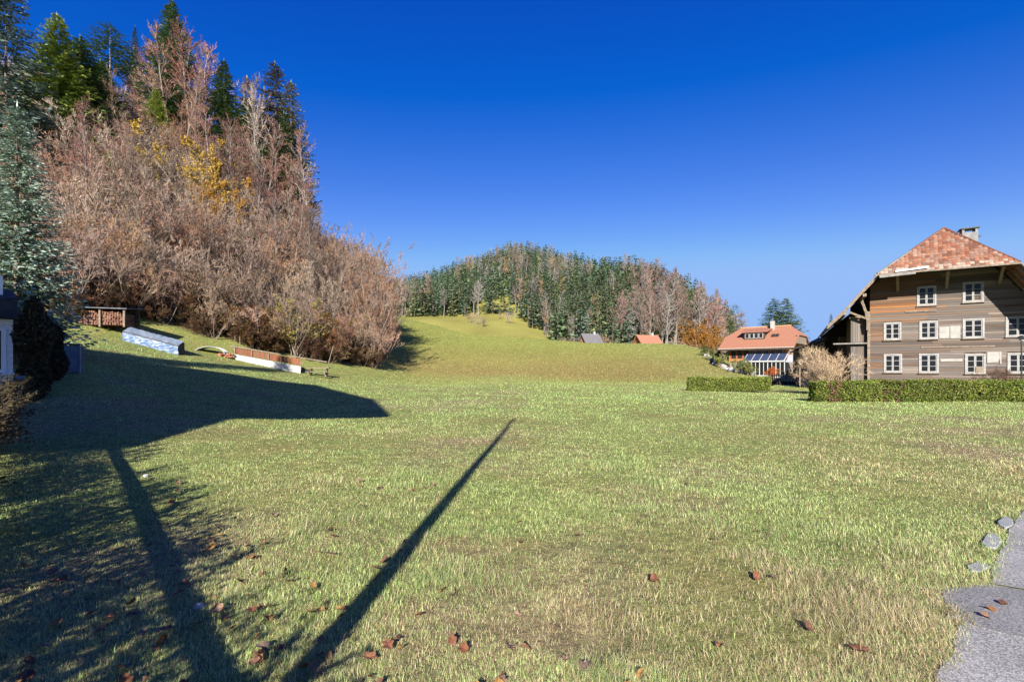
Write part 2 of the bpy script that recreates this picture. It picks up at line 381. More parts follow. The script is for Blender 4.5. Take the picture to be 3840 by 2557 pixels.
def build_path():
    edge = jag(PATH, .012)
    far = [(7.6, 6.6), (11, 9.0), (16, 11.5), (24, 13)]
    poly = edge + far + [(24, 4), (24, -12), (1.6, -12), (2.0, 0), (2.02, 2.0)]
    mb = MB(); mb.slab([(x, y, -0.05) for x, y in poly], (0, 0, 0.062))
    o = mb.build('path', ASPH); tag(o, kind='structure')
    # darker repair, its own raised piece, edged by an open crack
    pt = [g(944, 591), g(966, 588), g(992, 586), g(1010, 589.5), g(1030, 593), g(1075, 602), g(1075, 645), g(1030, 640), g(1000, 634), g(975, 627), g(962, 618), g(955, 613), g(947, 606), g(943, 598)]
    mb = MB(); mb.slab([(x, y, 0.0) for x, y in jag(pt + [pt[0]], .006, 3, 5)[:-1]], (0, 0, 0.0165))
    mb.build('asphalt_patch', ASPH2, o)
    # open crack along the patch's far edge, filled with moss and soil
    mb = MB(); cr = jag([g(991, 584.6), g(1010, 588), g(1030, 591.6), g(1075, 600)], .01, 6, 8)
    for a, b in zip(cr[:-1], cr[1:]): mb.beam((a[0], a[1], .011), (b[0], b[1], .011), .02, .010)
    mb.build('moss_seam', mat('moss', (.05, .05, .02), (.11, .11, .04), .95, (30, 30, 30)), o)
    SLATE = mat('pale_stone', (.22, .225, .23), (.31, .315, .32), .85, (6, 6, 6), 6, .3)
    stones = [(992, 541, 21, 17), (1006, 523, 17, 11), (978, 567.5, 23, 10), (958, 614, 20, 9)]
    for k, (cx, cy, w, h) in enumerate(stones):
        r = random.Random(50 + k); P = []
        for q in range(11):
            t = 2 * math.pi * q / 11; f = r.uniform(.8, 1.08); P.append(g(cx + math.cos(t) * w / 2 * f, cy + math.sin(t) * h / 2 * f))
        mb = MB(); mb.slab([(x, y, -.02) for x, y in P], (0, 0, .036)); s = mb.build('paving_stone', SLATE, o, bevel=.006)
build_path()
from mathutils.geometry import intersect_point_tri_2d
PATHPOLY = np.array(PATH + [(7.6, 6.6), (11, 9.0), (16, 11.5), (24, 13), (24, -12), (1.6, -12), (2.02, 2.0)])
def inside(poly, x, y):
    c = np.zeros(len(x), bool); n = len(poly)
    for i in range(n):
        x1, y1 = poly[i]; x2, y2 = poly[(i + 1) % n]
        k = ((y1 > y) != (y2 > y)) & (x < (x2 - x1) * (y - y1) / ((y2 - y1) if y2 != y1 else 1e-9) + x1)
        c ^= k
    return c

# ------------------------------------------------------------------ grass
def grass():
    N = 930000
    py = HY + (15.5 ** .25 + rng.random(N) * (430 ** .25 - 15.5 ** .25)) ** 4
    px = rng.uniform(-170, 1194, N)
    Y = FPX * CAMZ / (py - HY); X = (px - CX) / FPX * Y
    k = ~inside(PATHPOLY, X + rng.normal(0, .045, N), Y + rng.normal(0, .045, N))
    n_ = fbm(X / 1.1, Y / 1.1, 41, 3); bare = fbm(X / 2.4 + 7, Y / 1.4, 43, 4)
    k &= rng.random(N) < np.clip(1.15 - np.clip((bare - .575) * 6, 0, .72), .07, 1)
    X, Y, n_, bare = X[k], Y[k], n_[k], bare[k]; N = len(X)
    # blades hanging over the broken asphalt edge
    pe = np.array(PATH); q = rng.integers(0, len(pe) - 1, 5200); t = rng.random(5200)[:, None]; ep = pe[q] * (1 - t) + pe[q + 1] * t + rng.normal(0, .035, (5200, 2)) - [.02, 0]
    ep = ep[ep[:, 1] > 1.9]; X = np.concatenate([X, ep[:, 0]]); Y = np.concatenate([Y, ep[:, 1]]); N = len(X); n_ = fbm(X / 1.1, Y / 1.1, 41, 3); bare = fbm(X / 2.4 + 7, Y / 1.4, 43, 4)
    Z = terr(X, Y)
    dry = np.clip(fbm(X / 2.8 + 3, Y / 2.8, 47, 4) * 1.6 - .57 - np.clip((Y - 7) / 40, 0, .2) + np.clip(X / np.maximum(Y, 1) * .12, -.1, .15) + np.clip((bare - .5) * 1.6, 0, .5), .06, .8)
    cl = np.clip((fbm(X / .5 + 9, Y / .5, 87, 2) - .66) * 9, 0, 1)
    L = (.017 + .034 * rng.random(N)) * (.45 + 1.1 * n_) * (1 + 1.1 * cl) * (1 + np.clip(Y - 6, 0, 25) * .03)
    tall = rng.random(N) < .03; L[tall] *= 1.6
    W = np.maximum(.0018, .00058 * Y) * rng.uniform(.6, 1.5, N)
    az = rng.uniform(0, 2 * math.pi, N); lean = rng.uniform(.25, 1.35, N); straw = rng.random(N) < dry
    lean[straw] += .25
    # blades droop to the same side in tufts
    az = az * .85 + fbm(X / .22, Y / .22, 61, 2) * 2 * math.pi
    d = np.stack([np.cos(az), np.sin(az), np.zeros(N)], 1); s = np.stack([-np.sin(az), np.cos(az), np.zeros(N)], 1)
    base = np.stack([X, Y, Z - .004], 1)
    mid = base + d * (np.sin(lean * .6) * L * .55)[:, None] + np.array([0, 0, 1]) * (np.cos(lean * .6) * L * .55)[:, None]
    tip = mid + d * (np.sin(np.minimum(lean * 1.35, 1.9)) * L * .5)[:, None] + np.array([0, 0, 1]) * (np.cos(np.minimum(lean * 1.35, 1.9)) * L * .5)[:, None]
    w = s * (W / 2)[:, None]
    G = np.array([[.25, .36, .10], [.36, .46, .15], [.49, .55, .24], [.29, .41, .17]])
    S = np.array([[.55, .46, .26], [.47, .37, .21], [.62, .54, .34], [.36, .26, .16]])
    c = G[rng.integers(0, 4, N)] * rng.uniform(.75, 1.25, N)[:, None]
    c[straw] = S[rng.integers(0, 4, straw.sum())] * rng.uniform(.75, 1.2, straw.sum())[:, None]
    c *= np.where(rng.random(N) < .13, .5, 1.16)[:, None]
    c[~straw] *= (1 - .25 * cl[~straw])[:, None]
    c *= 1.03; c *= (.9 + .5 * fbm(X / 6, Y / 6, 71, 3))[:, None] * (1 + np.clip((Y - 5) / 20, 0, .16))[:, None]
    c[:, 1] *= 1 + np.clip((Y - 12) / 60, 0, .12)
    near = Y < 6.5 + rng.normal(0, 1.3, N)
    Vn = np.stack([base[near] - w[near], base[near] + w[near], mid[near] + w[near] * .8, mid[near] - w[near] * .8, tip[near]], 1).reshape(-1, 3)
    nn = near.sum(); I = np.arange(nn)[:, None] * 5
    Fq = I + np.array([[0, 1, 2, 3]]); Ft = I + np.array([[3, 2, 4]])
    f = ~near; tipf = (mid[f] + tip[f]) * .5 + (tip[f] - mid[f]) * .3
    Vf = np.stack([base[f] - w[f], base[f] + w[f], tipf], 1).reshape(-1, 3)
    nf = f.sum(); Ff = len(Vn) + np.arange(nf)[:, None] * 3 + np.array([[0, 1, 2]])
    C = np.concatenate([np.repeat(c[near], 5, 0), np.repeat(c[f], 3, 0)])
    o = obj('grass', np_mesh('grass', np.concatenate([Vn, Vf]), [Fq, Ft, Ff], GRASS, C))
    tag(o, 'short meadow grass, green mixed with dry straw, covering the plot', 'grass', kind='stuff')
grass()

def meadow_tufts():
    N = 150000; px = rng.uniform(383, 770, N); Y = 46 + 90 * rng.random(N) ** 1.1; X = (px - CX) / FPX * Y; Z = terr(X, Y)
    n1 = fbm(X / 3.5, Y / 3.5, 81, 4); low = np.clip(1 - (Z - .8) / 6, 0, 1); k = (rng.random(N) < np.clip(n1 * 1.5 - .1, .15, 1)) & (in_wood(X, Y) < .5)
    X, Y, Z, n1, low = X[k], Y[k], Z[k], n1[k], low[k]; N = len(X)
    h = rng.uniform(.05, .16, N); w = rng.uniform(.05, .13, N) * (1 + (Y - 46) / 120); az = rng.uniform(0, math.pi, N)
    base = np.stack([X, Y, Z - .01], 1); s = np.stack([np.cos(az), np.sin(az), 0 * az], 1) * w[:, None] / 2; tip = base + np.stack([rng.normal(0, .05, N), rng.normal(0, .05, N), h], 1)
    V = np.stack([base - s, base + s, tip], 1).reshape(-1, 3); F = np.arange(N)[:, None] * 3 + np.array([[0, 1, 2]])
    A = np.array([(.30, .33, .085), (.25, .29, .07), (.36, .35, .12), (.20, .23, .06)]); B = np.array([(.30, .21, .10), (.24, .15, .07), (.36, .27, .14), (.21, .19, .06)])
    g_ = np.array([(.25, .29, .09), (.29, .32, .11), (.21, .255, .075), (.34, .33, .14)])
    j = rng.integers(0, 4, N); br = rng.random(N) < low * .55 + (n1 - .5) * .5
    c = np.where(br[:, None], B[j], A[j]); lawn = (Y < 46 + 16 * fbm(X / 14, Y / 14, 31, 4) + rng.normal(0, 2.5, N)) | (X > 22 + 0 * X); c = np.where(lawn[:, None], g_[j], c) * rng.uniform(.7, 1.2, (N, 1))
    o = obj('meadow_grass', np_mesh('meadow_grass', V, F, GRASS, np.repeat(c, 3, 0))); tag(o, 'olive and brown tufted grass covering the meadow hill', 'grass', kind='stuff')
meadow_tufts()

# ------------------------------------------------------------------ fallen leaves
def leaf_meshes():
    out = []
    for k in range(5):
        r = random.Random(900 + k); n = 16; mb = MB(); P = []
        lob = r.choice([0, .12, .2])
        for q in range(n):
            t = 2 * math.pi * q / n
            rad = (1 + lob * math.cos(5 * t)) * r.uniform(.9, 1.1)
            x = math.cos(t) * rad; y = math.sin(t) * rad * (.62 if lob == 0 else .85)
            P.append((x, y, .5 * y * y + .16 * math.sin(3 * x + k) + (.2 * x * x if k % 2 else 0)))
        V = [(0, 0, 0)] + P + [(-1.9, .06, .1), (-1.9, -.06, .1)]
        F = [(0, 1 + q, 1 + (q + 1) % n) for q in range(n)] + [(0, n + 1, n + 2)]
        mb.add(V, F)
        out.append(mb.mesh('fallen_leaf', mat('dead_leaf', (.6, .55, .5), (1.0, .95, .9), .75, (3, 3, 3), 4, objcol=True)))
    return out
LM = leaf_meshes()
def fallen():
    r = random.Random(5); spots = []
    while len(spots) < 135:
        py = r.uniform(480, 700); px = r.gauss(225, 130) if r.random() < .86 else r.uniform(330, 830)
        if not -60 < px < 900: continue
        spots.append((px, py))
    spots += [(274, 517), (455, 597), (316, 672), (322, 679), (272, 610), (268, 622), (120, 585), (90, 590), (388, 650), (566, 664), (720, 650), (640, 678), (860, 655), (990, 612), (1003, 606), (985, 619)]
    for i, (px, py) in enumerate(spots):
        x, y = g(px, py); s = r.uniform(.019, .042); c = r.choice([(.20, .085, .042), (.26, .125, .06), (.15, .075, .048), (.30, .18, .06), (.14, .10, .085), (.24, .16, .115), (.16, .07, .04), (.20, .11, .07)])
        z = gz(x, y) + (.03 if i < len(spots) - 3 else .022) + r.uniform(0, .008)
        s = s * .75 if i >= len(spots) - 3 else s
        o = obj('fallen_leaf', r.choice(LM), None, (x, y, z), 0, (s, s, s), c)
        o.rotation_euler = (r.gauss(0, .5), r.gauss(0, .5), r.uniform(0, 6.28))
        tag(o, 'curled dead brown leaf lying in the short grass', 'leaf', 'fallen leaves scattered over the plot') if i < len(spots) - 3 else tag(o, 'reddish dead leaf lying on the dark asphalt patch', 'leaf', 'dead leaves on the asphalt')
    # a pale crumpled leaf and a small white stone in the shadow strip
    for (px, py, s) in ((199, 609, .035), (146, 476, .04)):
        x, y = g(px, py); mb = MB(); rr = random.Random(int(px)); n = 8; V = []; F = []
        for a in range(5):
            for b in range(n):
                t = math.pi * a / 4; u = 2 * math.pi * b / n; q = s * rr.uniform(.85, 1.1); V.append((q * math.sin(t) * math.cos(u), q * math.sin(t) * math.sin(u), q * .7 * math.cos(t)))
        for a in range(4):
            for b in range(n): F.append((a * n + b, a * n + (b + 1) % n, (a + 1) * n + (b + 1) % n, (a + 1) * n + b))
        mb.add(V, F); o = mb.build('stone', CONC, None, (x, y, gz(x, y) + s * .6))
        tag(o, 'small pale stone in the grass along the dark shadow strip', 'stone', 'pale stones in the grass')
fallen()

# ------------------------------------------------------------------ plants
def norm(a): return a / np.maximum(np.linalg.norm(a, axis=-1, keepdims=True), 1e-9)
def perp(d, r):
    v = r.normal(size=d.shape); v -= (v * d).sum(-1, keepdims=True) * d; return norm(v)
def tubes(P, Q, r0, r1, n=5):
    d = norm(Q - P); ref = np.where(np.abs(d[:, 2:3]) > .9, [[1., 0, 0]], [[0., 0, 1]])
    a = norm(np.cross(d, ref)); b = np.cross(d, a); t = np.arange(n) * 2 * math.pi / n
    ring = a[:, None] * np.cos(t)[None, :, None] + b[:, None] * np.sin(t)[None, :, None]
    V = np.concatenate([P[:, None] + ring * r0[:, None, None], Q[:, None] + ring * r1[:, None, None]], 1)
    base = np.arange(len(P))[:, None, None] * 2 * n; k = np.arange(n)
    F = np.stack([k, (k + 1) % n, n + (k + 1) % n, n + k], 1)[None] + base
    return V.reshape(-1, 3), F.reshape(-1, 4)
def ribbons(P, Q, w, r):
    d = norm(Q - P); s = perp(d, r) * w[:, None] / 2
    V = np.stack([P - s, P + s, Q], 1).reshape(-1, 3); F = np.arange(len(P))[:, None] * 3 + np.array([[0, 1, 2]])
    return V, F
def cards(P, size, r, flat=.5, asp=.6):
    n = len(P); a = norm(r.normal(size=(n, 3)) * [1, 1, flat]); b = perp(a, r)
    a = a * size[:, None]; b = b * size[:, None] * asp
    V = np.stack([P - a, P + b, P + a, P - b], 1).reshape(-1, 3); F = np.arange(n)[:, None] * 4 + np.array([[0, 1, 2, 3]])
    return V, F
def join(parts):
    V = []; F3 = []; F4 = []; C = []; o = 0
    for v, f, c in parts:
        V.append(v); C.append(np.broadcast_to(c, v.shape) if np.ndim(c) == 1 else c)
        (F3 if f.shape[1] == 3 else F4).append(f + o); o += len(v)
    return np.concatenate(V), [np.concatenate(x) for x in (F3, F4) if x], np.concatenate(C)

def bare_plant(seed, H=6.0, stems=9, spread=.45, r0=.05, n=(6, 5, 6), up=.35, wood=(.30, .26, .21), twig=(.33, .22, .17), s0=.2, wt=.022, leaf=None, nleaf=0, lsize=.07, crook=.16, lf=(.42, .5, .5)):
    """a leafless bush (several stems) or tree (one stem): (wood mesh data, twig mesh data)"""
    r = np.random.default_rng(seed); K = 6
    az = r.uniform(0, 2 * math.pi, stems) + np.arange(stems) * 2.4
    sp = spread * np.sqrt(r.random(stems)) if stems > 1 else np.array([spread])
    d = norm(np.stack([np.cos(az) * sp, np.sin(az) * sp, np.ones(stems)], 1))
    p = np.stack([np.cos(az), np.sin(az), np.zeros(stems)], 1) * (.04 * H * r.random((stems, 1)) if stems > 1 else 0.0); p[:, 2] = -.15
    hs_ = H * r.uniform(.75, 1.05, stems) if stems > 1 else np.array([H])
    pts = [p]; dirs = []
    for k in range(K):
        d = norm(d + r.normal(size=d.shape) * crook * [1, 1, .3] + [0, 0, .06]); dirs.append(d); pts.append(pts[-1] + d * (hs_ / K)[:, None])
    pts = np.array(pts); dirs = np.array(dirs)
    W = []; T = []
    rad = lambda s: r0 * (1 - .88 * s)
    for k in range(K):
        v, f = tubes(pts[k], pts[k + 1], np.full(stems, rad(k / K)), np.full(stems, rad((k + 1) / K)), 6 if stems == 1 else 4)
        W.append((v, f, np.array(wood)))
    def spawn(P, D, L, m, ang, ratio, upb):
        i = np.repeat(np.arange(len(P)), m); s = r.uniform(.15, 1.0, len(i))
        st = P[i] + D[i] * (L[i] * s)[:, None]; a = r.uniform(*ang, len(i))
        dd = norm(D[i] * np.cos(a)[:, None] + perp(D[i], r) * np.sin(a)[:, None] + [0, 0, upb])
        return st, dd, L[i] * ratio * r.uniform(.6, 1.2, len(i)) * (1.15 - .5 * s)
    # first branches along stems
    i = np.repeat(np.arange(stems), n[0]); s = r.uniform(s0, 1, len(i)); kk = np.minimum((s * K).astype(int), K - 1); fr = s * K - kk
    st = pts[kk, i] * (1 - fr)[:, None] + pts[kk + 1, i] * fr[:, None]; D = dirs[kk, i]; a = r.uniform(.35, .95, len(i))
    dd = norm(D * np.cos(a)[:, None] + perp(D, r) * np.sin(a)[:, None] + [0, 0, up * .4]); L = H * lf[0] * (1.15 - .75 * s) * r.uniform(.6, 1.1, len(i))
    q = st + dd * L[:, None]; v, f = tubes(st, q, np.full(len(i), r0 * .3) * (1.1 - .6 * s), np.full(len(i), r0 * .07), 3); W.append((v, f, np.array(wood) * .95))
    s2, d2, l2 = spawn(st, dd, L, n[1], (.3, .9), lf[1], up * .5)
    v, f = ribbons(s2, s2 + d2 * l2[:, None], np.full(len(s2), wt * 1.6), r); T.append((v, f, (np.array(wood) + twig) / 2))
    s3, d3, l3 = spawn(s2, d2, l2, n[2], (.25, .9), lf[2], up * .4)
    l3 = np.maximum(l3, .25); e3 = s3 + d3 * l3[:, None]
    v, f = ribbons(s3, e3, np.full(len(s3), wt), r)
    T.append((v, f, np.repeat(np.array(twig) * r.uniform(.65, 1.35, (len(s3), 1)), 3, 0)))
    if leaf is not None:
        j = r.integers(0, len(s3), nleaf); P = s3[j] + (e3[j] - s3[j]) * r.random((nleaf, 1)) * 1.05
        v, f = cards(P, r.uniform(.6, 1.3, nleaf) * lsize, r); lc = np.asarray(leaf)[r.integers(0, len(leaf), nleaf)] * r.uniform(.7, 1.25, (nleaf, 1))
        T.append((v, f, np.repeat(lc, 4, 0)))
    return join(W), join(T)

def conifer(seed, H=18., R=3.2, lv=34, nb=9, ns=9, col=((.03, .055, .025), (.05, .085, .035)), tip=(.09, .13, .05), bare=.08, droop=.25, size=.5, gap=0., trunk=(.20, .15, .12), shape=.85, r0=.22, wr=.22):
    r = np.random.default_rng(seed)
    t = np.sort(r.uniform(bare, .985, lv * nb)); z = t * H; az = r.uniform(0, 2 * math.pi, lv * nb)
    Lb = R * ((1 - t) / (1 - bare)) ** shape * r.uniform(.62, 1.12, lv * nb) * np.clip((t - bare) / .06 + .45, 0, 1) + .12
    if gap: k = fbm(az * 1.1, z * .35, seed, 2) > gap; t, z, az, Lb = t[k], z[k], az[k], Lb[k]
    m = len(t); i = np.repeat(np.arange(m), ns); s = (np.tile(np.arange(ns), m) + r.random(m * ns)) / ns; s = .12 + .88 * s
    od = np.stack([np.cos(az), np.sin(az)], 1)[i]
    rr = Lb[i] * s; zz = z[i] - droop * Lb[i] * (s * 1.4 - .75 * s ** 2) + .18 * Lb[i] * s ** 3 + (1 - t[i]) * 0
    P = np.stack([od[:, 0] * rr, od[:, 1] * rr, zz], 1)
    side = r.choice([-1., 1.], len(i)); a = r.uniform(.2, 1.1, len(i)) * side
    dx = od[:, 0] * np.cos(a) - od[:, 1] * np.sin(a); dy = od[:, 0] * np.sin(a) + od[:, 1] * np.cos(a)
    D = norm(np.stack([dx, dy, r.uniform(-.55, .12, len(i))], 1)); ln = size * r.uniform(.55, 1.35, len(i)) * (.28 + .85 * (1 - t[i]))
    S = norm(np.cross(D, r.normal(size=D.shape) * .5 + [0, 0, 1])) * (ln * wr)[:, None]
    Q = P + D * ln[:, None]; M = P + D * (ln * .45)[:, None]
    V = np.stack([P, M + S, Q, M - S], 1).reshape(-1, 3); F = np.arange(len(i))[:, None] * 4 + np.array([[0, 1, 2, 3]])
    c0, c1 = map(np.array, col); c = c0 + (c1 - c0) * r.random((len(i), 1)); c = c * (1 - s[:, None] ** 3 * .6) + np.array(tip) * s[:, None] ** 3 * .6
    # leader shoot
    zt = H * (1 - r.random(14) * .06); a = r.uniform(0, 6.28, 14); P2 = np.stack([0 * a, 0 * a, zt], 1); D2 = np.stack([np.cos(a) * .12, np.sin(a) * .12, r.uniform(.5, 1.0, 14)], 1) * (H * .03)
    v2, f2 = ribbons(P2, P2 + D2, np.full(14, .07 + H * .002), r)
    crown = join([(V, F, np.repeat(c, 4, 0)), (v2, f2, np.array(tip))])
    zs = np.linspace(-.4, H * .92, 6); cx = np.zeros(6)
    A = np.stack([cx, cx, zs], 1); v, f = tubes(A[:-1], A[1:], r0 * (1 - np.linspace(0, .82, 5)), r0 * (1 - np.linspace(.18, .97, 5)), 6)
    return (v, [f], np.broadcast_to(np.array(trunk), v.shape)), crown

def proto(name, tr, cr, mt, mc):
    return (np_mesh(name + '_trunk', tr[0], tr[1], mt, tr[2]), np_mesh(name + '_crown', cr[0], cr[1], mc, cr[2]))

def plant(name, pr, x, y, s, rz, label, cat, group=None, color=None, z=None, sz=1.0, sink=0.0):
    z = gz(x, y) if z is None else z
    e = empty(name, (x, y, z - sink), rz); e.scale = (s, s, s * sz)
    for nm, me in zip(('trunk', 'crown'), pr):
        o = obj(nm, me, e, color=color or (1, 1, 1))
    tag(e, label, cat, group); return e

# --- conifers of the left slope and yard, each where it stands
DG = ((.055, .095, .042), (.11, .165, .07)); BG = ((.16, .24, .04), (.29, .39, .075)); BLUE = ((.10, .155, .105), (.20, .275, .20)); OL = ((.10, .105, .065), (.18, .17, .10))
P_blue = proto('blue_spruce', *conifer(11, 13, 2.9, 60, 24, 22, BLUE, (.36, .44, .39), .05, .22, .30, shape=.7), BARK, NEEDLE)
P_blue2 = proto('silver_fir', *conifer(12, 24, 5.0, 46, 12, 20, ((.10, .16, .145), (.19, .27, .24)), (.32, .42, .39), .1, .25, .62), BARK, NEEDLE)
P_bright = proto('bright_spruce', *conifer(13, 18, 4.0, 50, 14, 22, BG, (.40, .46, .11), .06, .22, .5, shape=.8), BARK, NEEDLE)
P_bdark = proto('green_spruce', *conifer(14, 18, 4.6, 50, 14, 22, ((.06, .12, .035), (.12, .20, .06)), (.19, .27, .08), .05, .25, .5, shape=.75), BARK, NEEDLE)
P_dark = proto('dark_spruce', *conifer(15, 22, 3.4, 52, 13, 18, DG, (.11, .15, .06), .1, .3, .55, shape=.8), BARK, NEEDLE)
P_pine = proto('ridge_pine', *conifer(16, 18, 3.9, 30, 11, 20, DG, (.10, .14, .07), .48, .0, .55, .40, shape=.5, trunk=(.30, .24, .19)), BARK, NEEDLE)
P_olive = proto('olive_spruce', *conifer(17, 24, 3.3, 54, 11, 17, OL, (.27, .24, .16), .06, .35, .6, .2, shape=.55), BARK, NEEDLE)
def by_top(name, pr, Hn, px, ytop, Y, label, cat='tree', rz=None, wide=1.0, group=None, color=None):
    top = at(px, ytop, Y); x, y = top[0], Y; z = gz(x, y); H = top[2] - z; s = H / Hn
    e = plant(name, pr, x, y, s, rz if rz is not None else px * .7, label, cat, group, color); e.scale = (s * wide, s * wide, s); return e
by_top('blue_spruce', P_blue, 13, 17, 104, 20, 'tall silvery blue spruce beside the white garden house', wide=1.02)
by_top('silver_fir', P_blue2, 24, 6, -42, 50, 'large blue-grey fir high on the wooded slope behind the silvery spruce', wide=1.25)
by_top('bright_spruce', P_bright, 18, 57, 13, 56, 'bright yellow-green spruce, sunlit, on the wooded slope', wide=1.45)
by_top('green_spruce', P_bdark, 18, 80, 36, 60, 'broad deep green spruce beside the bright yellow-green spruce', wide=1.75)
by_top('ridge_pine', P_pine, 18, 110, 25, 84, 'dark pine with bare lower trunk and spreading crown on the ridge', wide=1.6)
by_top('dark_fir', P_dark, 22, 135, 26, 92, 'slim dark fir top rising beside the spreading ridge pine', wide=.8)
by_top('tall_fir', P_dark, 22, 172, 0, 86, 'tallest dark fir of the ridge with ragged tiered branches', wide=1.75)
by_top('dark_spruce', P_dark, 22, 224, 60, 82, 'dense dark green pointed spruce at the outer end of the ridge', wide=1.75)
by_top('small_spruce', P_bright, 18, 156, 88, 74, 'small bright green spruce among reddish bare trees', wide=1.6)
by_top('ivy_spruce', P_bdark, 18, 250, 96, 78, 'green bushy spruce below the dark pointed one', wide=1.5)
OLG = 'olive drooping spruces at the edge of the ridge'
by_top('drooping_spruce', P_olive, 24, 275, 62, 84, 'tall thin-crowned olive grey spruce next to a pale trunk', wide=1.55, group=OLG)
by_top('drooping_spruce', P_olive, 24, 291, 80, 82, 'olive grey spruce standing at the outer edge of the ridge', wide=1.35, group=OLG, rz=2.0)
by_top('drooping_spruce', P_olive, 24, 247, 76, 88, 'brownish thin spruce squeezed between dark spruce and pale trunk', wide=1.3, group=OLG, rz=4.0, color=(1.5, 1.15, .9))
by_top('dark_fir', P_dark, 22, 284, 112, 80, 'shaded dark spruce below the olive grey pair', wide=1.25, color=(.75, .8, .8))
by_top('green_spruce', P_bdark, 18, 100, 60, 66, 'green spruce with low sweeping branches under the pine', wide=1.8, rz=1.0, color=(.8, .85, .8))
by_top('young_spruce', P_bdark, 18, 108, 150, 50, 'young green spruce half hidden in brown brush', wide=1.0, color=(1.1, 1.15, 1))

# --- leafless bushes and trees of the slope
LF = [(.30, .17, .06), (.36, .22, .08), (.26, .14, .07)]
SHR = [proto('hazel_bush', *bare_plant(100 + k, H=6.2 + k * .5, stems=10 + k, spread=.55, n=(7, 5, 7), wood=(.24, .205, .17), twig=tw, wt=.03, leaf=LF, nleaf=nl, lsize=.07), BARK, TWIG)
       for k, (tw, nl) in enumerate([((.29, .20, .155), 160), ((.205, .152, .128), 300), ((.335, .25, .205), 90), ((.265, .15, .095), 520)])]
BT = [proto('bare_tree', *bare_plant(140 + k, H=15, stems=1, spread=.06, r0=.2, n=(34, 7, 8), wood=(.22, .20, .185), twig=tw, s0=.28, wt=.04, crook=.07, lf=(.3, .5, .5)), BARK, TWIG)
      for k, tw in enumerate([(.22, .115, .09), (.25, .145, .115), (.20, .145, .12)])]
P_yel = proto('yellow_tree', *bare_plant(160, H=9, stems=6, spread=.5, r0=.09, n=(9, 6, 6), wood=(.3, .25, .2), twig=(.35, .25, .12), leaf=[(.58, .37, .07), (.64, .44, .11), (.46, .28, .06)], nleaf=8500, lsize=.10), BARK, LEAF)
P_och = proto('ochre_bush', *bare_plant(161, H=5, stems=9, spread=.55, r0=.05, n=(7, 6, 6), wood=(.26, .21, .16), twig=(.3, .2, .12), leaf=[(.30, .22, .05), (.36, .25, .06), (.22, .16, .05), (.20, .20, .06)], nleaf=3600, lsize=.085), BARK, LEAF)

def scatter_slope():
    r = random.Random(77); pts = []; n = 0
    def free(x, y, d):
        return all((x - a) ** 2 + (y - b) ** 2 > d * d for a, b in pts)
    for k in range(60000):
        if n >= 298: break
        px = r.uniform(-40, 389); Y = wood_start(px) + (-.6 if n < 70 else 1.0) + r.random() ** 1.25 * (8 if n < 70 else 58)
        if Y > 112: continue
        x = (px - CX) / FPX * Y
        if px > 335 and Y > 92: continue
        d = 1.75 + (Y - 34) * .024
        if not free(x, Y, d): continue
        pts.append((x, Y)); n += 1
        front = Y < wood_start(px) + 5
        s = r.uniform(.8, 1.2) * (1.0 if not front else .8) * (1 - np.clip((Y - 55) / 60, 0, .5) * .62)
        if 15 < px < 70 and Y < 45: s *= 1.1
        j = r.choice([0, 0, 1, 1, 2, 2, 3])
        red = fbm(x / 12, Y / 12, 5, 2)
        c = (1.0 + .1 * red, .97, .92) if j != 2 else (1.0, .98, .95)
        lab, grp = [('leafless brown bush with tan stems on the steep wooded slope', 'tan leafless bushes'), ('dark grey-brown bush with a few dead leaves on the wooded slope', 'dark leafless bushes'), ('pale pinkish leafless bush on the steep wooded slope', 'pale leafless bushes'), ('reddish bush keeping many russet dead leaves on the wooded slope', 'russet bushes')][j]
        plant('hazel_bush', SHR[j], x, Y, s, r.uniform(0, 6.28), lab, 'bush', grp + ' on the wooded slope', c, sink=.2)
    # bare trees, mostly high on the slope
    spots = [(122, 52, 86), (136, 60, 82), (146, 48, 88), (158, 50, 84), (168, 38, 82), (180, 24, 84), (188, 30, 80), (196, 36, 84), (204, 42, 87), (150, 70, 76), (184, 70, 76), (200, 78, 78), (130, 88, 70), (140, 96, 66),
             (118, 118, 58), (128, 126, 56), (100, 112, 62), (88, 122, 54), (108, 138, 52), (210, 100, 74), (192, 108, 70), (176, 104, 72), (236, 92, 84), (262, 82, 78), (266, 120, 70), (276, 140, 70), (290, 150, 72), (302, 130, 78), (310, 168, 76), (30, 60, 62), (18, 80, 56), (44, 96, 54), (60, 110, 54), (72, 130, 50),
             (230, 130, 72), (216, 140, 66), (245, 150, 68), (258, 160, 64), (160, 150, 58), (146, 170, 54)]
    for i, (px, yt, Y) in enumerate(spots):
        k = i % 3; yt2 = yt + r.uniform(-6, 6)
        c = r.choice([(1.1, .95, .9), (1.0, .9, .85), (1.15, .9, .82), (.95, .95, .95)])
        by_top('bare_tree', BT[k], 15.6, px, yt2, Y, 'tall leafless tree with pale trunk and reddish twigs on the wooded slope', 'tree', r.uniform(0, 6), r.uniform(.85, 1.15), 'leafless trees on the wooded slope', c)
scatter_slope()
def lower_trees():
    r = random.Random(91)
    for i in range(16):
        px = r.uniform(60, 372); Y = float(wood_start(px)) + r.uniform(3, 26); x = (px - CX) / FPX * Y
        plant('slope_tree', BT[i % 3], x, Y, r.uniform(.5, .82), r.uniform(0, 6), 'slim grey-stemmed leafless tree standing in the brush of the lower slope', 'tree', 'slim leafless trees in the lower brush', r.choice([(.85, .78, .73), (.7, .66, .63), (.95, .88, .8)]), sz=r.uniform(.95, 1.2))
lower_trees()
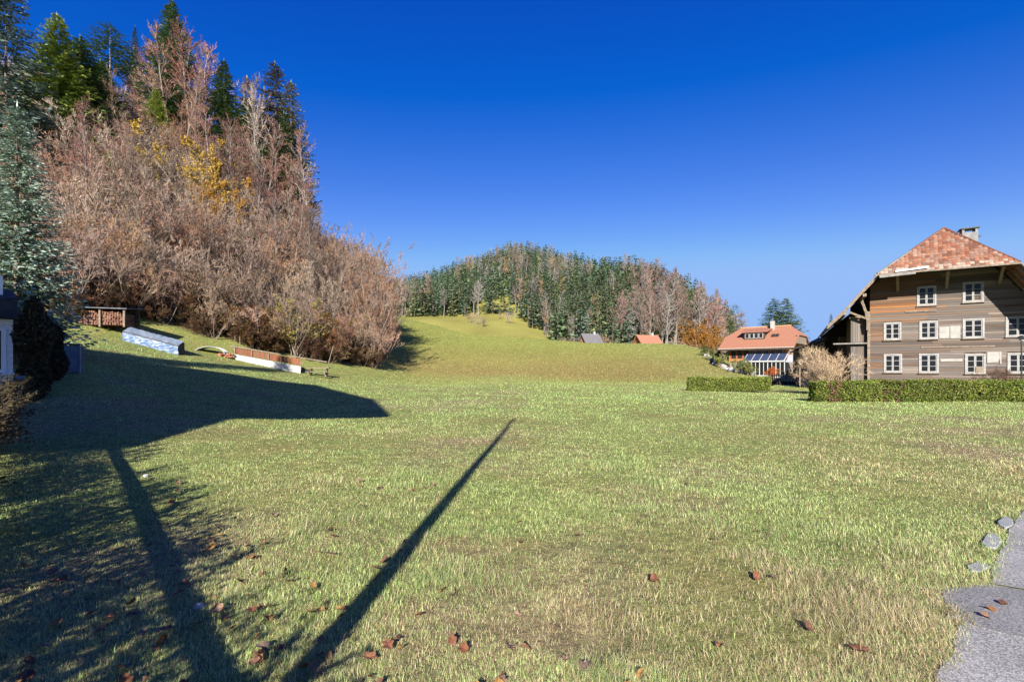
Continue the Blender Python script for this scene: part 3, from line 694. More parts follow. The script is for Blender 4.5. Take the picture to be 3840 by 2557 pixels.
def outer_brush():
    r = random.Random(23); lx = [318, 330, 345, 360, 375, 383, 388]; ly = [205, 224, 236, 247, 256, 264, 290]
    for i in range(46):
        px = r.uniform(320, 375); Y = r.uniform(58, 84) if i % 3 else r.uniform(56, 64); yt = np.interp(px, lx, ly) + r.uniform(0, 12) + (r.uniform(8, 55) if Y < 66 else 0)
        by_top('tall_brush', SHR[r.choice([0, 0, 2, 3, 1])], 6.6, px, yt, Y, 'tall rounded reddish-brown brush at the outer edge of the wooded slope', 'bush', r.uniform(0, 6), r.uniform(.62, .85), 'tall brush at the outer edge of the slope', r.choice([(.98, .93, .88), (.92, .9, .88), (.84, .82, .8)]))
outer_brush()
by_top('pale_tree', BT[2], 15.6, 259, 92, 72, 'leafless tree with a conspicuous pale whitish trunk below the ridge edge', 'tree', 1.0, .6, None, (1.45, 1.45, 1.45))
by_top('leaning_tree', BT[2], 15.6, 308, 168, 70, 'bare tree with whitish arching branches at the edge of the slope', 'tree', 2.0, 1.3, None, (1.3, 1.3, 1.3))
by_top('yellow_tree', P_yel, 9.6, 197, 132, 57, 'small tree with bright golden yellow leaves on the brown slope', wide=1.0)
by_top('yellow_tree', P_yel, 9.6, 213, 170, 54, 'low yellow-leaved sapling below the golden tree', wide=.8, rz=2.2, color=(.9, .8, .7))
by_top('ochre_bush', P_och, 5.3, 298, 296, 45.5, 'rounded bush with ochre green leaves behind the white terrace wall', 'bush', wide=1.15)
by_top('ochre_bush', P_och, 5.3, 270, 306, 46.5, 'leafy ochre bush behind the brown terrace boards', 'bush', wide=1.0, rz=2.0, color=(1.1, .95, .85))
by_top('ochre_bush', P_och, 5.3, 372, 352, 56, 'low russet bush at the foot of the slope by the meadow', 'bush', wide=1.8, rz=1.0, color=(1.1, .62, .5))
by_top('ochre_bush', P_och, 5.3, 352, 345, 53, 'russet brown bush behind the ochre bushes at the slope foot', 'bush', wide=1.5, rz=4.0, color=(1.0, .55, .45))
by_top('ochre_bush', P_och, 5.3, 40, 322, 29, 'small yellow-leaved bush by the woodshed', 'bush', wide=1.0, rz=1.0, color=(1.7, 1.6, .6))

P_brm = [proto('undergrowth_bush', *bare_plant(170 + k, H=2.2, stems=14, spread=1.1, r0=.025, n=(7, 5, 6), wood=(.16, .12, .09), twig=(.20, .13, .09), wt=.028, leaf=[(.20, .12, .04), (.15, .13, .04), (.22, .10, .05)], nleaf=nl, lsize=.075), BARK, LEAF) for k, nl in enumerate((250, 1400))]
def foot_of_slope():
    r = random.Random(58)
    for i in range(95):
        px = r.uniform(55, 388); Y = wood_start(px) + r.uniform(-1.0, 3.5); x, y = gpt_(px, Y); k = int(r.random() < .45)
        plant('undergrowth_bush', P_brm[k], x, y, r.uniform(.7, 1.35), r.uniform(0, 6.28), ['low tangle of bare brown brush at the foot of the slope', 'low bush with many ochre leaves at the foot of the slope'][k], 'bush', ['bare undergrowth at the slope foot', 'leafy undergrowth at the slope foot'][k], r.choice([(1, 1, 1), (.8, .75, .7), (1.25, 1.0, .8), (.6, .55, .5)]), sink=.1)
    for i, (px, yt, dY) in enumerate([(318, 312, 1), (330, 330, 0), (246, 318, 2), (228, 326, 1), (345, 318, 2), (282, 322, 0), (205, 326, 2), (362, 335, 1)]):
        by_top('ochre_bush', P_och, 5.3, px, yt, float(wood_start(px)) + dY, 'dull ochre-leaved bush in the row along the slope foot', 'bush', i * 1.1, r.uniform(1.0, 1.4), 'ochre bushes along the slope foot', r.choice([(.9, .75, .65), (1.1, .9, .7), (.75, .7, .7)]))
def gpt_(px, Y): return ((px - CX) / FPX * Y, Y)
foot_of_slope()

# ------------------------------------------------------------------ far wooded hill
FCC = [(((.05, .085, .045), (.09, .135, .065)), (.14, .18, .085)), (((.08, .115, .055), (.14, .175, .08)), (.21, .235, .11)), (((.06, .10, .07), (.105, .15, .10)), (.16, .21, .13))]
FC = [proto('far_spruce', *conifer(200 + k, 21, 4.1, 18, 7, 4, c, tp, .08, .3, 1.9, shape=.85, r0=.25, wr=.28), BARK, NEEDLE)
      for k, (c, tp) in enumerate(FCC)]
FCL = [proto('farther_spruce', *conifer(210 + k, 21, 4.1, 12, 6, 3, c, tp, .08, .3, 2.3, shape=.85, r0=.25, wr=.30), BARK, NEEDLE)
       for k, (c, tp) in enumerate(FCC)]
FB = [proto('far_bare_tree', *bare_plant(220 + k, H=19, stems=1, spread=.05, r0=.34, n=(26, 6, 5), wood=(.175, .16, .145), twig=tw, s0=.35, wt=.13, crook=.06, lf=(.3, .5, .5)), BARK, TWIG)
      for k, tw in enumerate([(.22, .115, .09), (.19, .13, .10), (.20, .18, .165), (.27, .15, .06)])]
def far_hill():
    r = random.Random(31); cand = []
    # tree-covered part of the hill: by pixel column, nearest and farthest distance
    bound = [(380, 262, 520), (411, 262, 520), (450, 268, 530), (470, 272, 535), (486, 262, 540), (500, 265, 540), (522, 258, 545), (530, 240, 540), (543, 215, 530), (587, 185, 480), (640, 178, 420), (680, 178, 380), (714, 182, 330), (727, 200, 320), (735, 230, 300)]
    bx = [b[0] for b in bound]
    grid = {}
    for k in range(40000):
        px = r.uniform(378, 736); y0 = np.interp(px, bx, [b[1] for b in bound]); y1 = np.interp(px, bx, [b[2] for b in bound])
        Y = math.sqrt(r.uniform(y0 ** 2, y1 ** 2)); x = (px - CX) / FPX * Y
        # clearings
        if 468 < px < 512 and Y < 420 and Y < 300 + (px - 480) * 2.0 and fbm(x / 22, Y / 22, 77, 2) > .42: continue
        if 512 < px < 540 and 330 < Y < 430 and fbm(x / 14, Y / 14, 78, 2) > .6: continue
        d = 4.7; c = (int(x // d), int(Y // d)); ok = True
        for a in (-1, 0, 1):
            for b in (-1, 0, 1):
                for (qx, qy) in grid.get((c[0] + a, c[1] + b), ()):
                    if (qx - x) ** 2 + (qy - Y) ** 2 < d * d: ok = False
        if not ok: continue
        grid.setdefault(c, []).append((x, Y)); cand.append((x, Y, px))
    con = []; bare = []
    for x, Y, px in cand:
        n = fbm(x / 35, Y / 35, 91, 3); pb = .16
        if px > 600: pb = .16 + (.55 if 628 < px < 722 and Y < np.interp(px, bx, [b[1] for b in bound]) + 75 else 0)
        if Y < np.interp(px, bx, [b[1] for b in bound]) + 28: pb += .18
        if px < 470 and Y > 290: pb = .10
        (bare if r.random() < pb + (n - .5) * 1.1 else con).append((x, Y, px))
    con.sort(key=lambda c: c[1]); bare.sort(key=lambda c: c[1])
    CG = 'spruces of the far wooded hill'; BGp = 'leafless trees of the far wooded hill'
    fc = []
    for i, (x, Y, px) in enumerate(con):
        s = r.uniform(.62, 1.12) * (1.15 if px > 575 else 1.0); k = r.randrange(3); rz = r.uniform(0, 6.28)
        if i < 265:
            plant('spruce_tree', FC[k], x, Y, s, rz, ['deep green spruce standing in the far wooded hill', 'yellowish green spruce standing in the far wooded hill', 'bluish green spruce standing in the far wooded hill'][k], 'tree', ['deep green ', 'yellowish ', 'bluish '][k] + CG, sink=.5)
        else: fc.append((x, Y, s, rz, k))
    fb = []
    for i, (x, Y, px) in enumerate(bare):
        s = r.uniform(.8, 1.2) * (1.15 if px > 600 else 1); k = r.choice([0, 0, 1, 1, 2]) if px > 600 else r.choice([1, 2, 2, 3])
        rz = r.uniform(0, 6.28)
        if i < 240:
            plant('beech_tree', FB[k], x, Y, s, rz, ['reddish-twigged leafless tree in the far wooded hill', 'brown-twigged leafless tree in the far wooded hill', 'pale grey leafless tree in the far wooded hill', 'rusty orange thin-crowned tree in the far wooded hill'][k], 'tree', ['reddish ', 'brown ', 'grey ', 'rusty '][k] + BGp, sink=.5)
        else: fb.append((x, Y, s, rz, k))
    # what is left reads as one mass
    def mass(name, lst, protos, mt, label):
        V = []; F = []; C = []; o = 0
        for (x, Y, s, rz, k) in lst:
            me = protos[k][1]; n = len(me.vertices); v = np.empty(n * 3, np.float32); me.vertices.foreach_get('co', v); v = v.reshape(-1, 3) * s
            c = np.empty(n * 4, np.float32); me.color_attributes['Col'].data.foreach_get('color', c)
            cs, sn = math.cos(rz), math.sin(rz); v = np.stack([v[:, 0] * cs - v[:, 1] * sn + x, v[:, 0] * sn + v[:, 1] * cs + Y, v[:, 2] + gz(x, Y) - .5], 1)
            nl = len(me.loops); li = np.empty(nl, np.int32); me.loops.foreach_get('vertex_index', li)
            lt = np.empty(len(me.polygons), np.int32); me.polygons.foreach_get('loop_total', lt)
            n4 = int((lt == 4).sum())
            first4 = lt[0] == 4
            a, b = (li[:n4 * 4], li[n4 * 4:]) if first4 else (li[(nl - n4 * 4):], li[:nl - n4 * 4])
            V.append(v); C.append(c.reshape(-1, 4)[:, :3] * (.62 + .76 * r.random())); F.append((a.reshape(-1, 4) + o, b.reshape(-1, 3) + o)); o += n
        ob = obj(name, np_mesh(name, np.concatenate(V), [np.concatenate([f[0] for f in F]), np.concatenate([f[1] for f in F])], mt, np.concatenate(C)))
        tag(ob, label, 'wood', kind='stuff')
    print('far conifers', len(con), 'far bare', len(bare))
    if fc: mass('distant_spruce_wood', fc, FCL, NEEDLE, 'dense spruce wood covering the top of the far hill')
    if fb: mass('distant_bare_wood', fb, FB, TWIG, 'leafless trees scattered through the wood high on the far hill')
    # bushes in the clearing and along the crest behind the meadow
    for i, (px, Y, s) in enumerate([(476, 232, 1.0), (482, 226, .8), (509, 236, .9), (470, 240, .7), (500, 250, .6), (560, 178, .9), (572, 176, 1.0), (606, 168, 1.1), (618, 165, .9), (664, 166, 1.0), (672, 160, 1.1), (686, 156, 1.2), (694, 150, 1.0), (702, 140, 1.1), (710, 132, 1.0), (718, 126, 1.0)]):
        x = (px - CX) / FPX * Y
        plant('hazel_bush', SHR[i % 4], x, Y, s, i * 1.3, 'grey-brown leafless bush behind the crest of the meadow', 'bush', 'bushes behind the meadow crest', (.95, .95, 1.0))
    for i, (px, yt, Y) in enumerate([(693, 318, 120), (705, 322, 112), (712, 326, 106)]):
        by_top('orange_bush', P_och, 5.3, px, yt, Y, 'bush with rusty orange leaves on the bank behind the chalet garden', 'bush', i * 2.0, 1.2, 'rusty bushes by the chalet', (1.25, .85, .55))
far_hill()
by_top('garden_spruce', P_bdark, 18, 774, 297, 95, 'bluish green one of two spruces rising close together behind the chalet roof', wide=1.7, color=(.95, 1.05, 1.15), rz=.5)
by_top('garden_spruce', P_bright, 18, 786, 297, 93, 'yellower one of two spruces rising close together behind the chalet roof', wide=1.8, color=(.62, .72, .7), rz=2.2)
by_top('pine_top', P_pine, 18, 735, 304, 170, 'small round-topped pine above the bare tree behind the chalet', wide=1.0)
by_top('small_fir', P_dark, 22, 831, 313, 95, 'small dark fir tip showing beside the farmhouse eave', wide=.9)
by_top('garden_tree', BT[2], 15.6, 741, 312, 100, 'grey leafless tree beside the half-hip of the chalet roof', wide=1.5, rz=1.0)
by_top('garden_tree', BT[1], 15.6, 752, 320, 98, 'brownish leafless tree reaching over the chalet ridge', wide=1.5, rz=3.0)

# ------------------------------------------------------------------ clipped hedges
def hedge(name, p0, p1, w, h, n, label, seed, brown=()):
    r = np.random.default_rng(seed); p0 = np.array(p0, float); p1 = np.array(p1, float); L = np.linalg.norm(p1 - p0); ang = math.atan2(*(p1 - p0)[::-1])
    e = empty(name, (*p0, gz(*p0)), ang)
    u = r.uniform(0, L, n); face = r.random(n)
    prof_h = h * (1 + (fbm(u / .8, u * 0, seed, 3) - .5) * .24); prof_w = w / 2 * (1 + (fbm(u / .6, u * 0 + 4, seed + 1, 2) - .5) * .2)
    top = face < .3
    y = np.where(top, r.uniform(-1, 1, n) * prof_w, np.sign(r.random(n) - .4) * prof_w) + r.normal(0, .05, n)
    z = np.where(top, prof_h + r.normal(0, .035, n), r.random(n) * prof_h)
    end = r.random(n) < .03; u[end] = np.where(r.random(end.sum()) < .5, 0, L) + r.normal(0, .04, end.sum()); y[end] = r.uniform(-1, 1, end.sum()) * w / 2; z[end] = r.random(end.sum()) * h
    y += (fbm(u / .3, z / .3, seed + 5, 2) - .5) * .16
    V, F = cards(np.stack([u, y, z + .02], 1), r.uniform(.022, .05, n), r, 1, .7)
    G = np.array([(.12, .20, .03), (.19, .27, .045), (.26, .31, .06), (.08, .14, .03), (.32, .32, .09)])
    c = G[r.integers(0, 5, n)] * r.uniform(.7, 1.25, (n, 1)) * (.75 + .5 * fbm(u / .7, z / .5, seed + 9, 2))[:, None]
    for (a, b) in brown:
        k = (u > a) & (u < b) & (fbm(u / .25, z / .25, seed + 3, 2) > .52); c[k] = np.array([.30, .19, .11]) * r.uniform(.6, 1.2, (k.sum(), 1))
    obj('foliage', np_mesh('foliage', V, F, LEAF, np.repeat(c, 4, 0)), e)
    # dark woody inside, uneven
    m = int(L / .06); P = np.stack([r.uniform(.05, L - .05, m), r.normal(0, .06, m), np.zeros(m)], 1); Q = P + np.stack([r.normal(0, .12, m), r.normal(0, w * .25, m), np.full(m, h * .92)], 1)
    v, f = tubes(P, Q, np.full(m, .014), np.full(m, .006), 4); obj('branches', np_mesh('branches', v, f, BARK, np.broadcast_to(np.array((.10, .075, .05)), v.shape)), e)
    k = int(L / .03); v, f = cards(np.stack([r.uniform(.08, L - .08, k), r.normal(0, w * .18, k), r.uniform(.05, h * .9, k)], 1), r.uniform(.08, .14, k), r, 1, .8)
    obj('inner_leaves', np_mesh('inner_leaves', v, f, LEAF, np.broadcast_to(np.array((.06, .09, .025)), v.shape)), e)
    tag(e, label, 'hedge'); return e
def gpt(px, Y): return ((px - CX) / FPX * Y, Y)
hedge('clipped_hedge', gpt(813, 23.8), gpt(1085, 22.6), .8, 1.02, 46000, 'long clipped green hedge in front of the weathered farmhouse', 301, brown=[(.5, 1.1), (3.1, 4.1)])
hedge('clipped_hedge', gpt(688, 34.5), gpt(769, 33.6), .8, .93, 22000, 'shorter clipped green hedge on the lawn before the chalet garden', 302)

# ------------------------------------------------------------------ old farmhouse
TH = R_(31); P0 = (24.76, 32.3)
FH = empty('farmhouse', (*P0, 0), -TH)
tag(FH, 'old weathered timber farmhouse with tiled half-hip gable and many white windows', 'house')
CUBE = MB().box((0, 0, 0), (1, 1, 1)).mesh('unit_plank', WOOD)
CUBEV = MB().box((0, 0, 0), (1, 1, 1)).mesh('unit_board', WOODV)
WIN = {  # u0, z0, u1, z1, kind
 'l1': (.74, 1.40, 1.72, 2.66), 'l2': (2.58, 1.37, 3.58, 2.66), 'l3': (4.83, 1.33, 5.80, 2.60), 'l4': (6.76, 1.37, 7.72, 2.62),
 'm1': (.74, 3.60, 1.68, 4.80), 'm2': (2.60, 3.60, 3.54, 4.80), 'm3': (4.72, 3.58, 5.74, 4.84), 'm4': (6.68, 3.60, 7.76, 4.86),
 'g1': (2.48, 5.80, 3.46, 7.10), 'g2': (4.72, 5.86, 5.72, 7.16)}
FWID = 8.25
# verge profile (u, z) of the left roof edge, and its mirror
VERGE = [(3.82, 10.72), (2.4, 9.6), (.13, 7.80), (-.75, 6.75), (-1.6, 5.65), (-2.55, 4.62)]
UC = 3.82; MIR = 1.27
def roof_z(u):
    v = VERGE[::-1]; uu = u if u <= UC else (UC - (u - UC) * MIR)
    return float(np.interp(uu, [a for a, _ in v], [b for _, b in v]))
def farmhouse():
    r = random.Random(12)
    # solid core behind the boards
    core = [(0.05, 0), (FWID, 0)] + [(FWID, min(8.4, roof_z(FWID) - .25))]
    core = [(.05, 0), (FWID, 0), (FWID, max(4.4, roof_z(FWID) - .3)), (6.4, roof_z(6.4) - .3), (6.0, 8.2), (.9, 8.2), (.05, roof_z(.05) - .3)]
    wall = MB().slab([(u, .05, z) for u, z in core], (0, 13.5, 0)).build('wall', DARKW, FH)
    greys = [(.165, .15, .143), (.12, .106, .10), (.22, .195, .18), (.15, .115, .095), (.185, .14, .115), (.12, .108, .104), (.19, .172, .165), (.25, .215, .19)]
    warm = [(.25, .12, .055), (.28, .14, .06), (.22, .13, .08), (.20, .13, .088)]
    z = .28
    while z < 8.3:
        h = r.uniform(.125, .175); top = z + h - .012
        ul = 0.0; ur = FWID
        zz = (z + top) / 2
        if zz > 6.4:
            lim = [u for u in np.linspace(-1, FWID, 200) if roof_z(u) - .32 > top]
            if not lim: break
            ul = max(0, lim[0]); ur = min(FWID, lim[-1])
        segs = [(ul, ur)]
        for (a, z0, b, z1) in WIN.values():
            if z0 - .02 < zz < z1 + .02:
                segs = [s for q in segs for s in (((q[0], min(q[1], a)), (max(q[0], b), q[1])) if a < q[1] and b > q[0] else (q,)) if s[1] - s[0] > .03]
        for a, b in segs:
            cuts = [a]
            while b - cuts[-1] > 4.6: cuts.append(cuts[-1] + r.uniform(2.4, 4.2))
            cuts.append(b)
            for c, d in zip(cuts[:-1], cuts[1:]):
                if d - c < .02: continue
                um = (c + d) / 2
                if 5.45 < zz < 6.75 and um < 2.6: col = r.choice(warm)
                elif zz > 4.2 and um < 3.0 and r.random() < .65: col = r.choice(warm[2:] + greys[3:5])
                elif um < 1.0 and r.random() < .5: col = r.choice(warm[2:])
                else: col = r.choice(greys)
                k = r.uniform(.68, 1.14); gm = sum(col) / 3; col = tuple((x * .92 + gm * .08 if um > 2.4 or zz < 5.3 else x) * k for x in col)
                t = .03 + r.uniform(0, .014)
                o = obj('plank', CUBE, wall, ((c + d) / 2, .05 - t / 2 - .012, (z + top) / 2), 0, (d - c - .006, t, top - z), col)
                o.rotation_euler = (R_(-1.2) + r.gauss(0, .004), r.gauss(0, .0012), 0)
        z += h
    # windows
    for key, (a, z0, b, z1) in WIN.items():
        w = empty('window', ((a + b) / 2, 0, z0), 0, FH); W = b - a; H = z1 - z0; fr = .10
        m = MB()
        m.b2((-W/2, -.05, 0), (-W/2 + fr, .05, H)); m.b2((W/2 - fr, -.05, 0), (W/2, .05, H)); m.b2((-W/2 + fr, -.05, H - fr), (W/2 - fr, .05, H)); m.b2((-W/2 + fr, -.05, 0), (W/2 - fr, .05, fr * .8))
        m.build('frame', PAINT, w, bevel=.006)
        MB().b2((-W/2 - .04, -.13, -.05), (W/2 + .04, -.0, -.004)).build('sill', BEAM, w)
        iw = W - 2 * fr; ih = H - fr * 1.8
        rows = 2 if key == 'g1' else 3
        zb = fr * .8
        if key == 'g1': rows = 3
        for sx in (-1, 1):
            x0 = -iw / 2 if sx < 0 else 0.004; x1 = -0.004 if sx < 0 else iw / 2; st = .048
            sash = MB(); sash.b2((x0, -.02, zb + .002), (x0 + st, .02, zb + ih)); sash.b2((x1 - st, -.02, zb + .002), (x1, .02, zb + ih))
            sash.b2((x0 + st, -.02, zb + .002), (x1 - st, .02, zb + st)); sash.b2((x0 + st, -.02, zb + ih - st), (x1 - st, .02, zb + ih))
            for q in range(1, rows): sash.b2((x0 + st, -.016, zb + ih * q / rows - .016), (x1 - st, .016, zb + ih * q / rows + .016))
            sash.build('sash', PAINT, w)
            for q in range(rows):
                if key == 'g2' and sx > 0 and q == 0: continue
                pa = MB().b2((x0 + st * .6, -.003, zb + ih * q / rows + .012), (x1 - st * .6, .003, zb + ih * (q + 1) / rows - .012)).build('pane', GLASS, w)
                pa.rotation_euler = (0, 0, 0)
        if key in ('l1', 'l2', 'l4', 'g1'):   # pale curtains behind the panes
            cm = MB(); n = 14
            hh = .42 if key == 'l4' else ih
            V = []
            for q in range(n + 1):
                x = -iw / 2 + iw * q / n; y = .045 + .012 * math.sin(q * 2.1 + len(key)); V += [(x, y, zb), (x, y, zb + hh * (1 if key != 'l1' else .7))]
            cm.add(V, [(2 * q, 2 * q + 2, 2 * q + 3, 2 * q + 1) for q in range(n)]); cm.build('curtain', mat('curtain', (.3, .3, .3), (.5, .5, .5), .9, (14, 14, 1)), w)
    # boards screwed on the wall
    WHT = mat('white_board', (.24, .225, .21), (.31, .30, .285), .6, (4, 4, 4))
    for a, z0, b, z1 in ((3.60, 3.62, 4.10, 4.38), (4.13, 3.60, 4.62, 4.40), (3.66, 2.12, 4.72, 2.29)):
        MB().b2((a, -.035, z0), (b, -.014 - .006, z1)).build('white_panel', WHT, FH)
    MB().slab([(5.86, -.024, 2.02), (6.36, -.024, 2.06), (6.52, -.024, 2.70), (5.86, -.024, 2.70)], (0, -.014, 0)).build('white_panel', WHT, FH)
    MB().b2((6.42, -.05, 1.95), (6.50, -.015, 2.68)).build('white_panel', WHT, FH)
    MB().b2((5.33, -.062, 1.40), (5.70, -.025 - .028, 1.78)).build('board', BEAM, FH)
    # belt of a lighter rail between storeys
    for zb in (5.42, 3.02):
        MB().b2((1.9 if zb > 4 else 2.7, -.055, zb), (3.45 if zb > 4 else 6.2, -.0, zb + .085)).build('rail', BEAM, FH)
    # corner post with a curved knee brace up to the eave
    MB().b2((-.16, -.08, 0), (.0, .12, 5.6)).build('corner_post', BEAM, FH, bevel=.01)
    kb = MB(); pts = [(-.02 - .12, 4.3), (-.16, 5.0), (-.26, 5.6), (-.42, 6.1), (-.52, 6.55)]
    for a, b in zip(pts[:-1], pts[1:]): kb.beam((a[0], -.14, a[1]), (b[0], -.28, b[1] + .03), .15, .16, (0, 1, 0))
    kb.build('knee_brace', BEAM, FH)
    MB().beam((-.42, -1.2, 6.62), (-.42, 2.5, 6.62), .2, .2).build('purlin', BEAM, FH)
    MB().beam((-1.5, -1.1, 5.42), (-1.5, 8, 5.42), .16, .16).build('purlin', BEAM, FH)
    MB().beam((-1.2, -.2, 5.62), (-.1, -.2, 5.05), .12, .12).build('strut', BEAM, FH)
    # struts carrying the half-hip
    for u in (1.2, 3.65, 6.1):
        MB().beam((u, -1.85, 7.72), (u + .3, -.02, 6.9), .15, .15).build('strut', BEAM, FH, bevel=.01)
    # main roof: left and right slabs following the verge line, slightly overhanging the half-hip
    v0, v1 = -2.1, 14.5
    for side in (1, -1):
        prof_ = [((u if side > 0 else UC + (UC - u) / MIR), z) for u, z in VERGE]
        rows = MB()
        for (a, b) in zip(prof_[2:-1], prof_[3:]):
            rows.slab([(a[0], v0, a[1]), (b[0], v0, b[1]), (b[0], v1, b[1]), (a[0], v1, a[1])] if side > 0 else [(b[0], v0, b[1]), (a[0], v0, a[1]), (a[0], v1, a[1]), (b[0], v1, b[1])], (0, 0, -.11))
        a, b = prof_[0], prof_[2]
        va = -.1
        q = [(a[0], va, a[1]), (b[0], v0, b[1]), (b[0], v1, b[1]), (a[0], v1, a[1])]
        rows.slab(q if side > 0 else q[::-1], (0, 0, -.11))
        ro = rows.build('roof', mat('roof_tiles_far', (.15, .06, .035), (.24, .105, .065), .85, (5, 5, 5), 5), FH)
        # pale weathered verge boards
        for i, (a, b) in enumerate(zip(prof_[2:-1], prof_[3:])):
            MB().beam((a[0], v0 - .03, a[1] - .07), (b[0], v0 - .03, b[1] - .07), .05, .24, (0, 1, 0)).build('verge_board', mat('verge_wood', (.15, .14, .13), (.235, .225, .215), .8, (6, 6, 6)), ro)
        a, b = prof_[0], prof_[2]; mid = ((a[0] + b[0]) / 2, (va + v0) / 2, (a[1] + b[1]) / 2)
        MB().beam((a[0], va - .02, a[1] + .04), mid[:2] + (mid[2] + .04,), .14, .10).build('hip_ridge_tile', mat('ridge_red', (.15, .06, .04), (.21, .09, .06), .85, (6, 6, 6)), ro)
        MB().beam(mid[:2] + (mid[2] + .04,), (b[0], v0 - .02, b[1] + .04), .14, .08).build('hip_ridge_board', mat('verge_wood', None) if side > 0 else mat('ridge_red', None), ro)
        # rafters seen from below
        nr = 12 if side > 0 else 5
        for k in range(nr):
            vv = v0 + .35 + k * .85; rf = MB()
            for (a, b) in zip(prof_[2:-1], prof_[3:]): rf.beam((a[0], vv, a[1] - .2), (b[0], vv, b[1] - .2), .11, .15, (0, 1, 0))
            rf.build('rafter', BEAM, ro)
    # half-hip: deck and single tiles
    L = Vector((VERGE[2][0], -2.14, VERGE[2][1])); Rr = Vector((UC + (UC - VERGE[2][0]) / MIR, -2.14, VERGE[2][1] + .0)); A = Vector((UC, -.14, 10.70))
    hip = MB().slab([L, Rr, A], (0, .10, -.06)).build('half_hip', DARKW, FH)
    ex = (Rr - L).normalized(); ez = (A - (L + Rr) / 2); ez = (ez - ex * ez.dot(ex)).normalized(); en = ex.cross(ez)
    if en.y > 0: en = -en
    tw, th_ = .205, .215; tm = MB(); n = 6; V = []
    for q in range(n + 1):
        x = -.5 + q / n; y = .10 * math.cos(x * math.pi); rl = .0 if abs(x) < .45 else 0.0
        V += [(x, -.5 - .12 * (1 - (2 * x) ** 2), y + .14), (x, .62, y)]
    V += [(v[0], v[1], v[2] - .1) for v in V]; m2 = 2 * (n + 1); F = []
    for q in range(n): F += [(2*q, 2*q+2, 2*q+3, 2*q+1), (m2+2*q, m2+2*q+1, m2+2*q+3, m2+2*q+2), (2*q, m2+2*q, m2+2*q+2, 2*q+2)]
    tm.add(V, F); TME = tm.mesh('roof_tile', TILE)
    cols = [(.26, .115, .068), (.28, .135, .08), (.235, .10, .058), (.26, .15, .105), (.165, .075, .052), (.28, .19, .145), (.21, .085, .05), (.235, .135, .10), (.185, .12, .095)]
    Mb = Matrix((ex, ez, en)).transposed().to_4x4()
    span = (Rr - L).length; hgt = (A - L).dot(ez); xa = (A - L).dot(ex); row = 0; z = .06
    while z < hgt - .12:
        lo = xa * z / hgt + .1; hi = span - (span - xa) * z / hgt - .1; x = lo + tw / 2 - (tw * .12 if row % 2 else 0)
        while x < hi:
            pos = L + ex * x + ez * z + en * .025
            o = obj('roof_tile', TME, hip); o.matrix_basis = Matrix.Translation(pos) @ Mb @ Matrix.Rotation(r.gauss(0, .035), 4, 'Z') @ Matrix.Rotation(r.gauss(.02, .03), 4, 'X') @ Matrix.Diagonal((tw * .97, th_, .14, 1))
            k = r.uniform(.85, 1.15); c = r.choice(cols)
            if z < .3 and r.random() < .6: c = (.33, .27, .22)
            o.color = (*(q * k for q in c), 1)
            x += tw
        z += th_; row += 1
    MB().beam(L + Vector((-.15, -.03, -.05)), Rr + Vector((0, -.03, -.05)), .10, .10).build('eave_board', BEAM, hip)
    MB().beam(L + Vector((.1, -.12, -.2)), L + Vector((1.9, -.12, -.12)), .12, .16).build('loose_board', mat('verge_wood', None), hip)
    MB().beam(L + Vector((.9, -.10, .06)), L + Vector((2.5, -.10, .16)), .12, .10).build('gutter', mat('zinc', (.32, .33, .33), (.48, .49, .5), .45, (5, 5, 5), metal=.6), hip)
    # chimney
    cx, cy = 6.0, 4.2
    CH = mat('chimney_render', (.15, .15, .145), (.23, .225, .22), .9, (4, 4, 4), 5)
    ch = MB().b2((cx - .42, cy - .35, 8.6), (cx + .42, cy + .35, 11.15)).build('chimney', CH, FH, bevel=.02)
    cp = MB()
    for sx in (-.34, .34):
        for sy in (-.27, .27): cp.b2((cx + sx - .06, cy + sy - .06, 11.15), (cx + sx + .06, cy + sy + .06, 11.4))
    cp.build('chimney_post', CH, ch)
    MB().b2((cx - .5, cy - .42, 11.403), (cx + .5, cy + .42, 11.47)).build('chimney_cap', METAL, ch)
    MB().b2((cx + .42, cy - .1, 10.85), (cx + .62, cy + .1, 10.93)).build('chimney_hatch', METAL, ch)
    # boarded porch at the left corner
    pc = MB().b2((-1.06, .3, 0), (-.2, 3.2, 5.25)).build('porch_wall', DARKW, FH)
    x = -1.06
    while x < -.2:
        w = r.uniform(.11, .17); w = min(w, -.2 - x)
        for z0, z1 in ((0.02, 3.36), (3.52, 5.22)):
            k = r.uniform(.8, 1.15); c = r.choice([(.165, .155, .15), (.205, .19, .18), (.14, .13, .12), (.17, .14, .12)])
            obj('board', CUBEV, pc, (x + w / 2, .285, (z0 + z1) / 2), 0, (w - .012, .026 + r.uniform(0, .012), z1 - z0), tuple(q * k for q in c))
        x += w
    MB().b2((-2.1, -.05, 3.38), (-.17, .26, 3.47)).build('ledge_board', mat('verge_wood', None), FH)
    MB().b2((-1.15, .1, 5.2), (-.18, .32, 5.32)).build('head_beam', BEAM, FH)
    # dark rear lean-to under the long eave
    lean = MB().slab([(-1.4, 4.5, 0), (-1.4, 11.5, 0), (-1.4, 11.5, 4.2), (-1.4, 4.5, 4.2)], (1.3, 0, 0)).build('lean_to', DARKW, FH)
    MB().slab([(-4.4, 6.0, 3.35), (-1.0, 6.0, 4.35), (-1.0, 13.5, 4.35), (-4.4, 13.5, 3.35)], (0, 0, .1)).build('lean_to_roof', mat('tar_roof', (.02, .02, .022), (.045, .043, .043), .9, (3, 3, 3)), FH)
    MB().b2((-4.1, 6.3, 0), (-4.0, 6.45, 3.4)).build('lean_to_post', BEAM, FH)
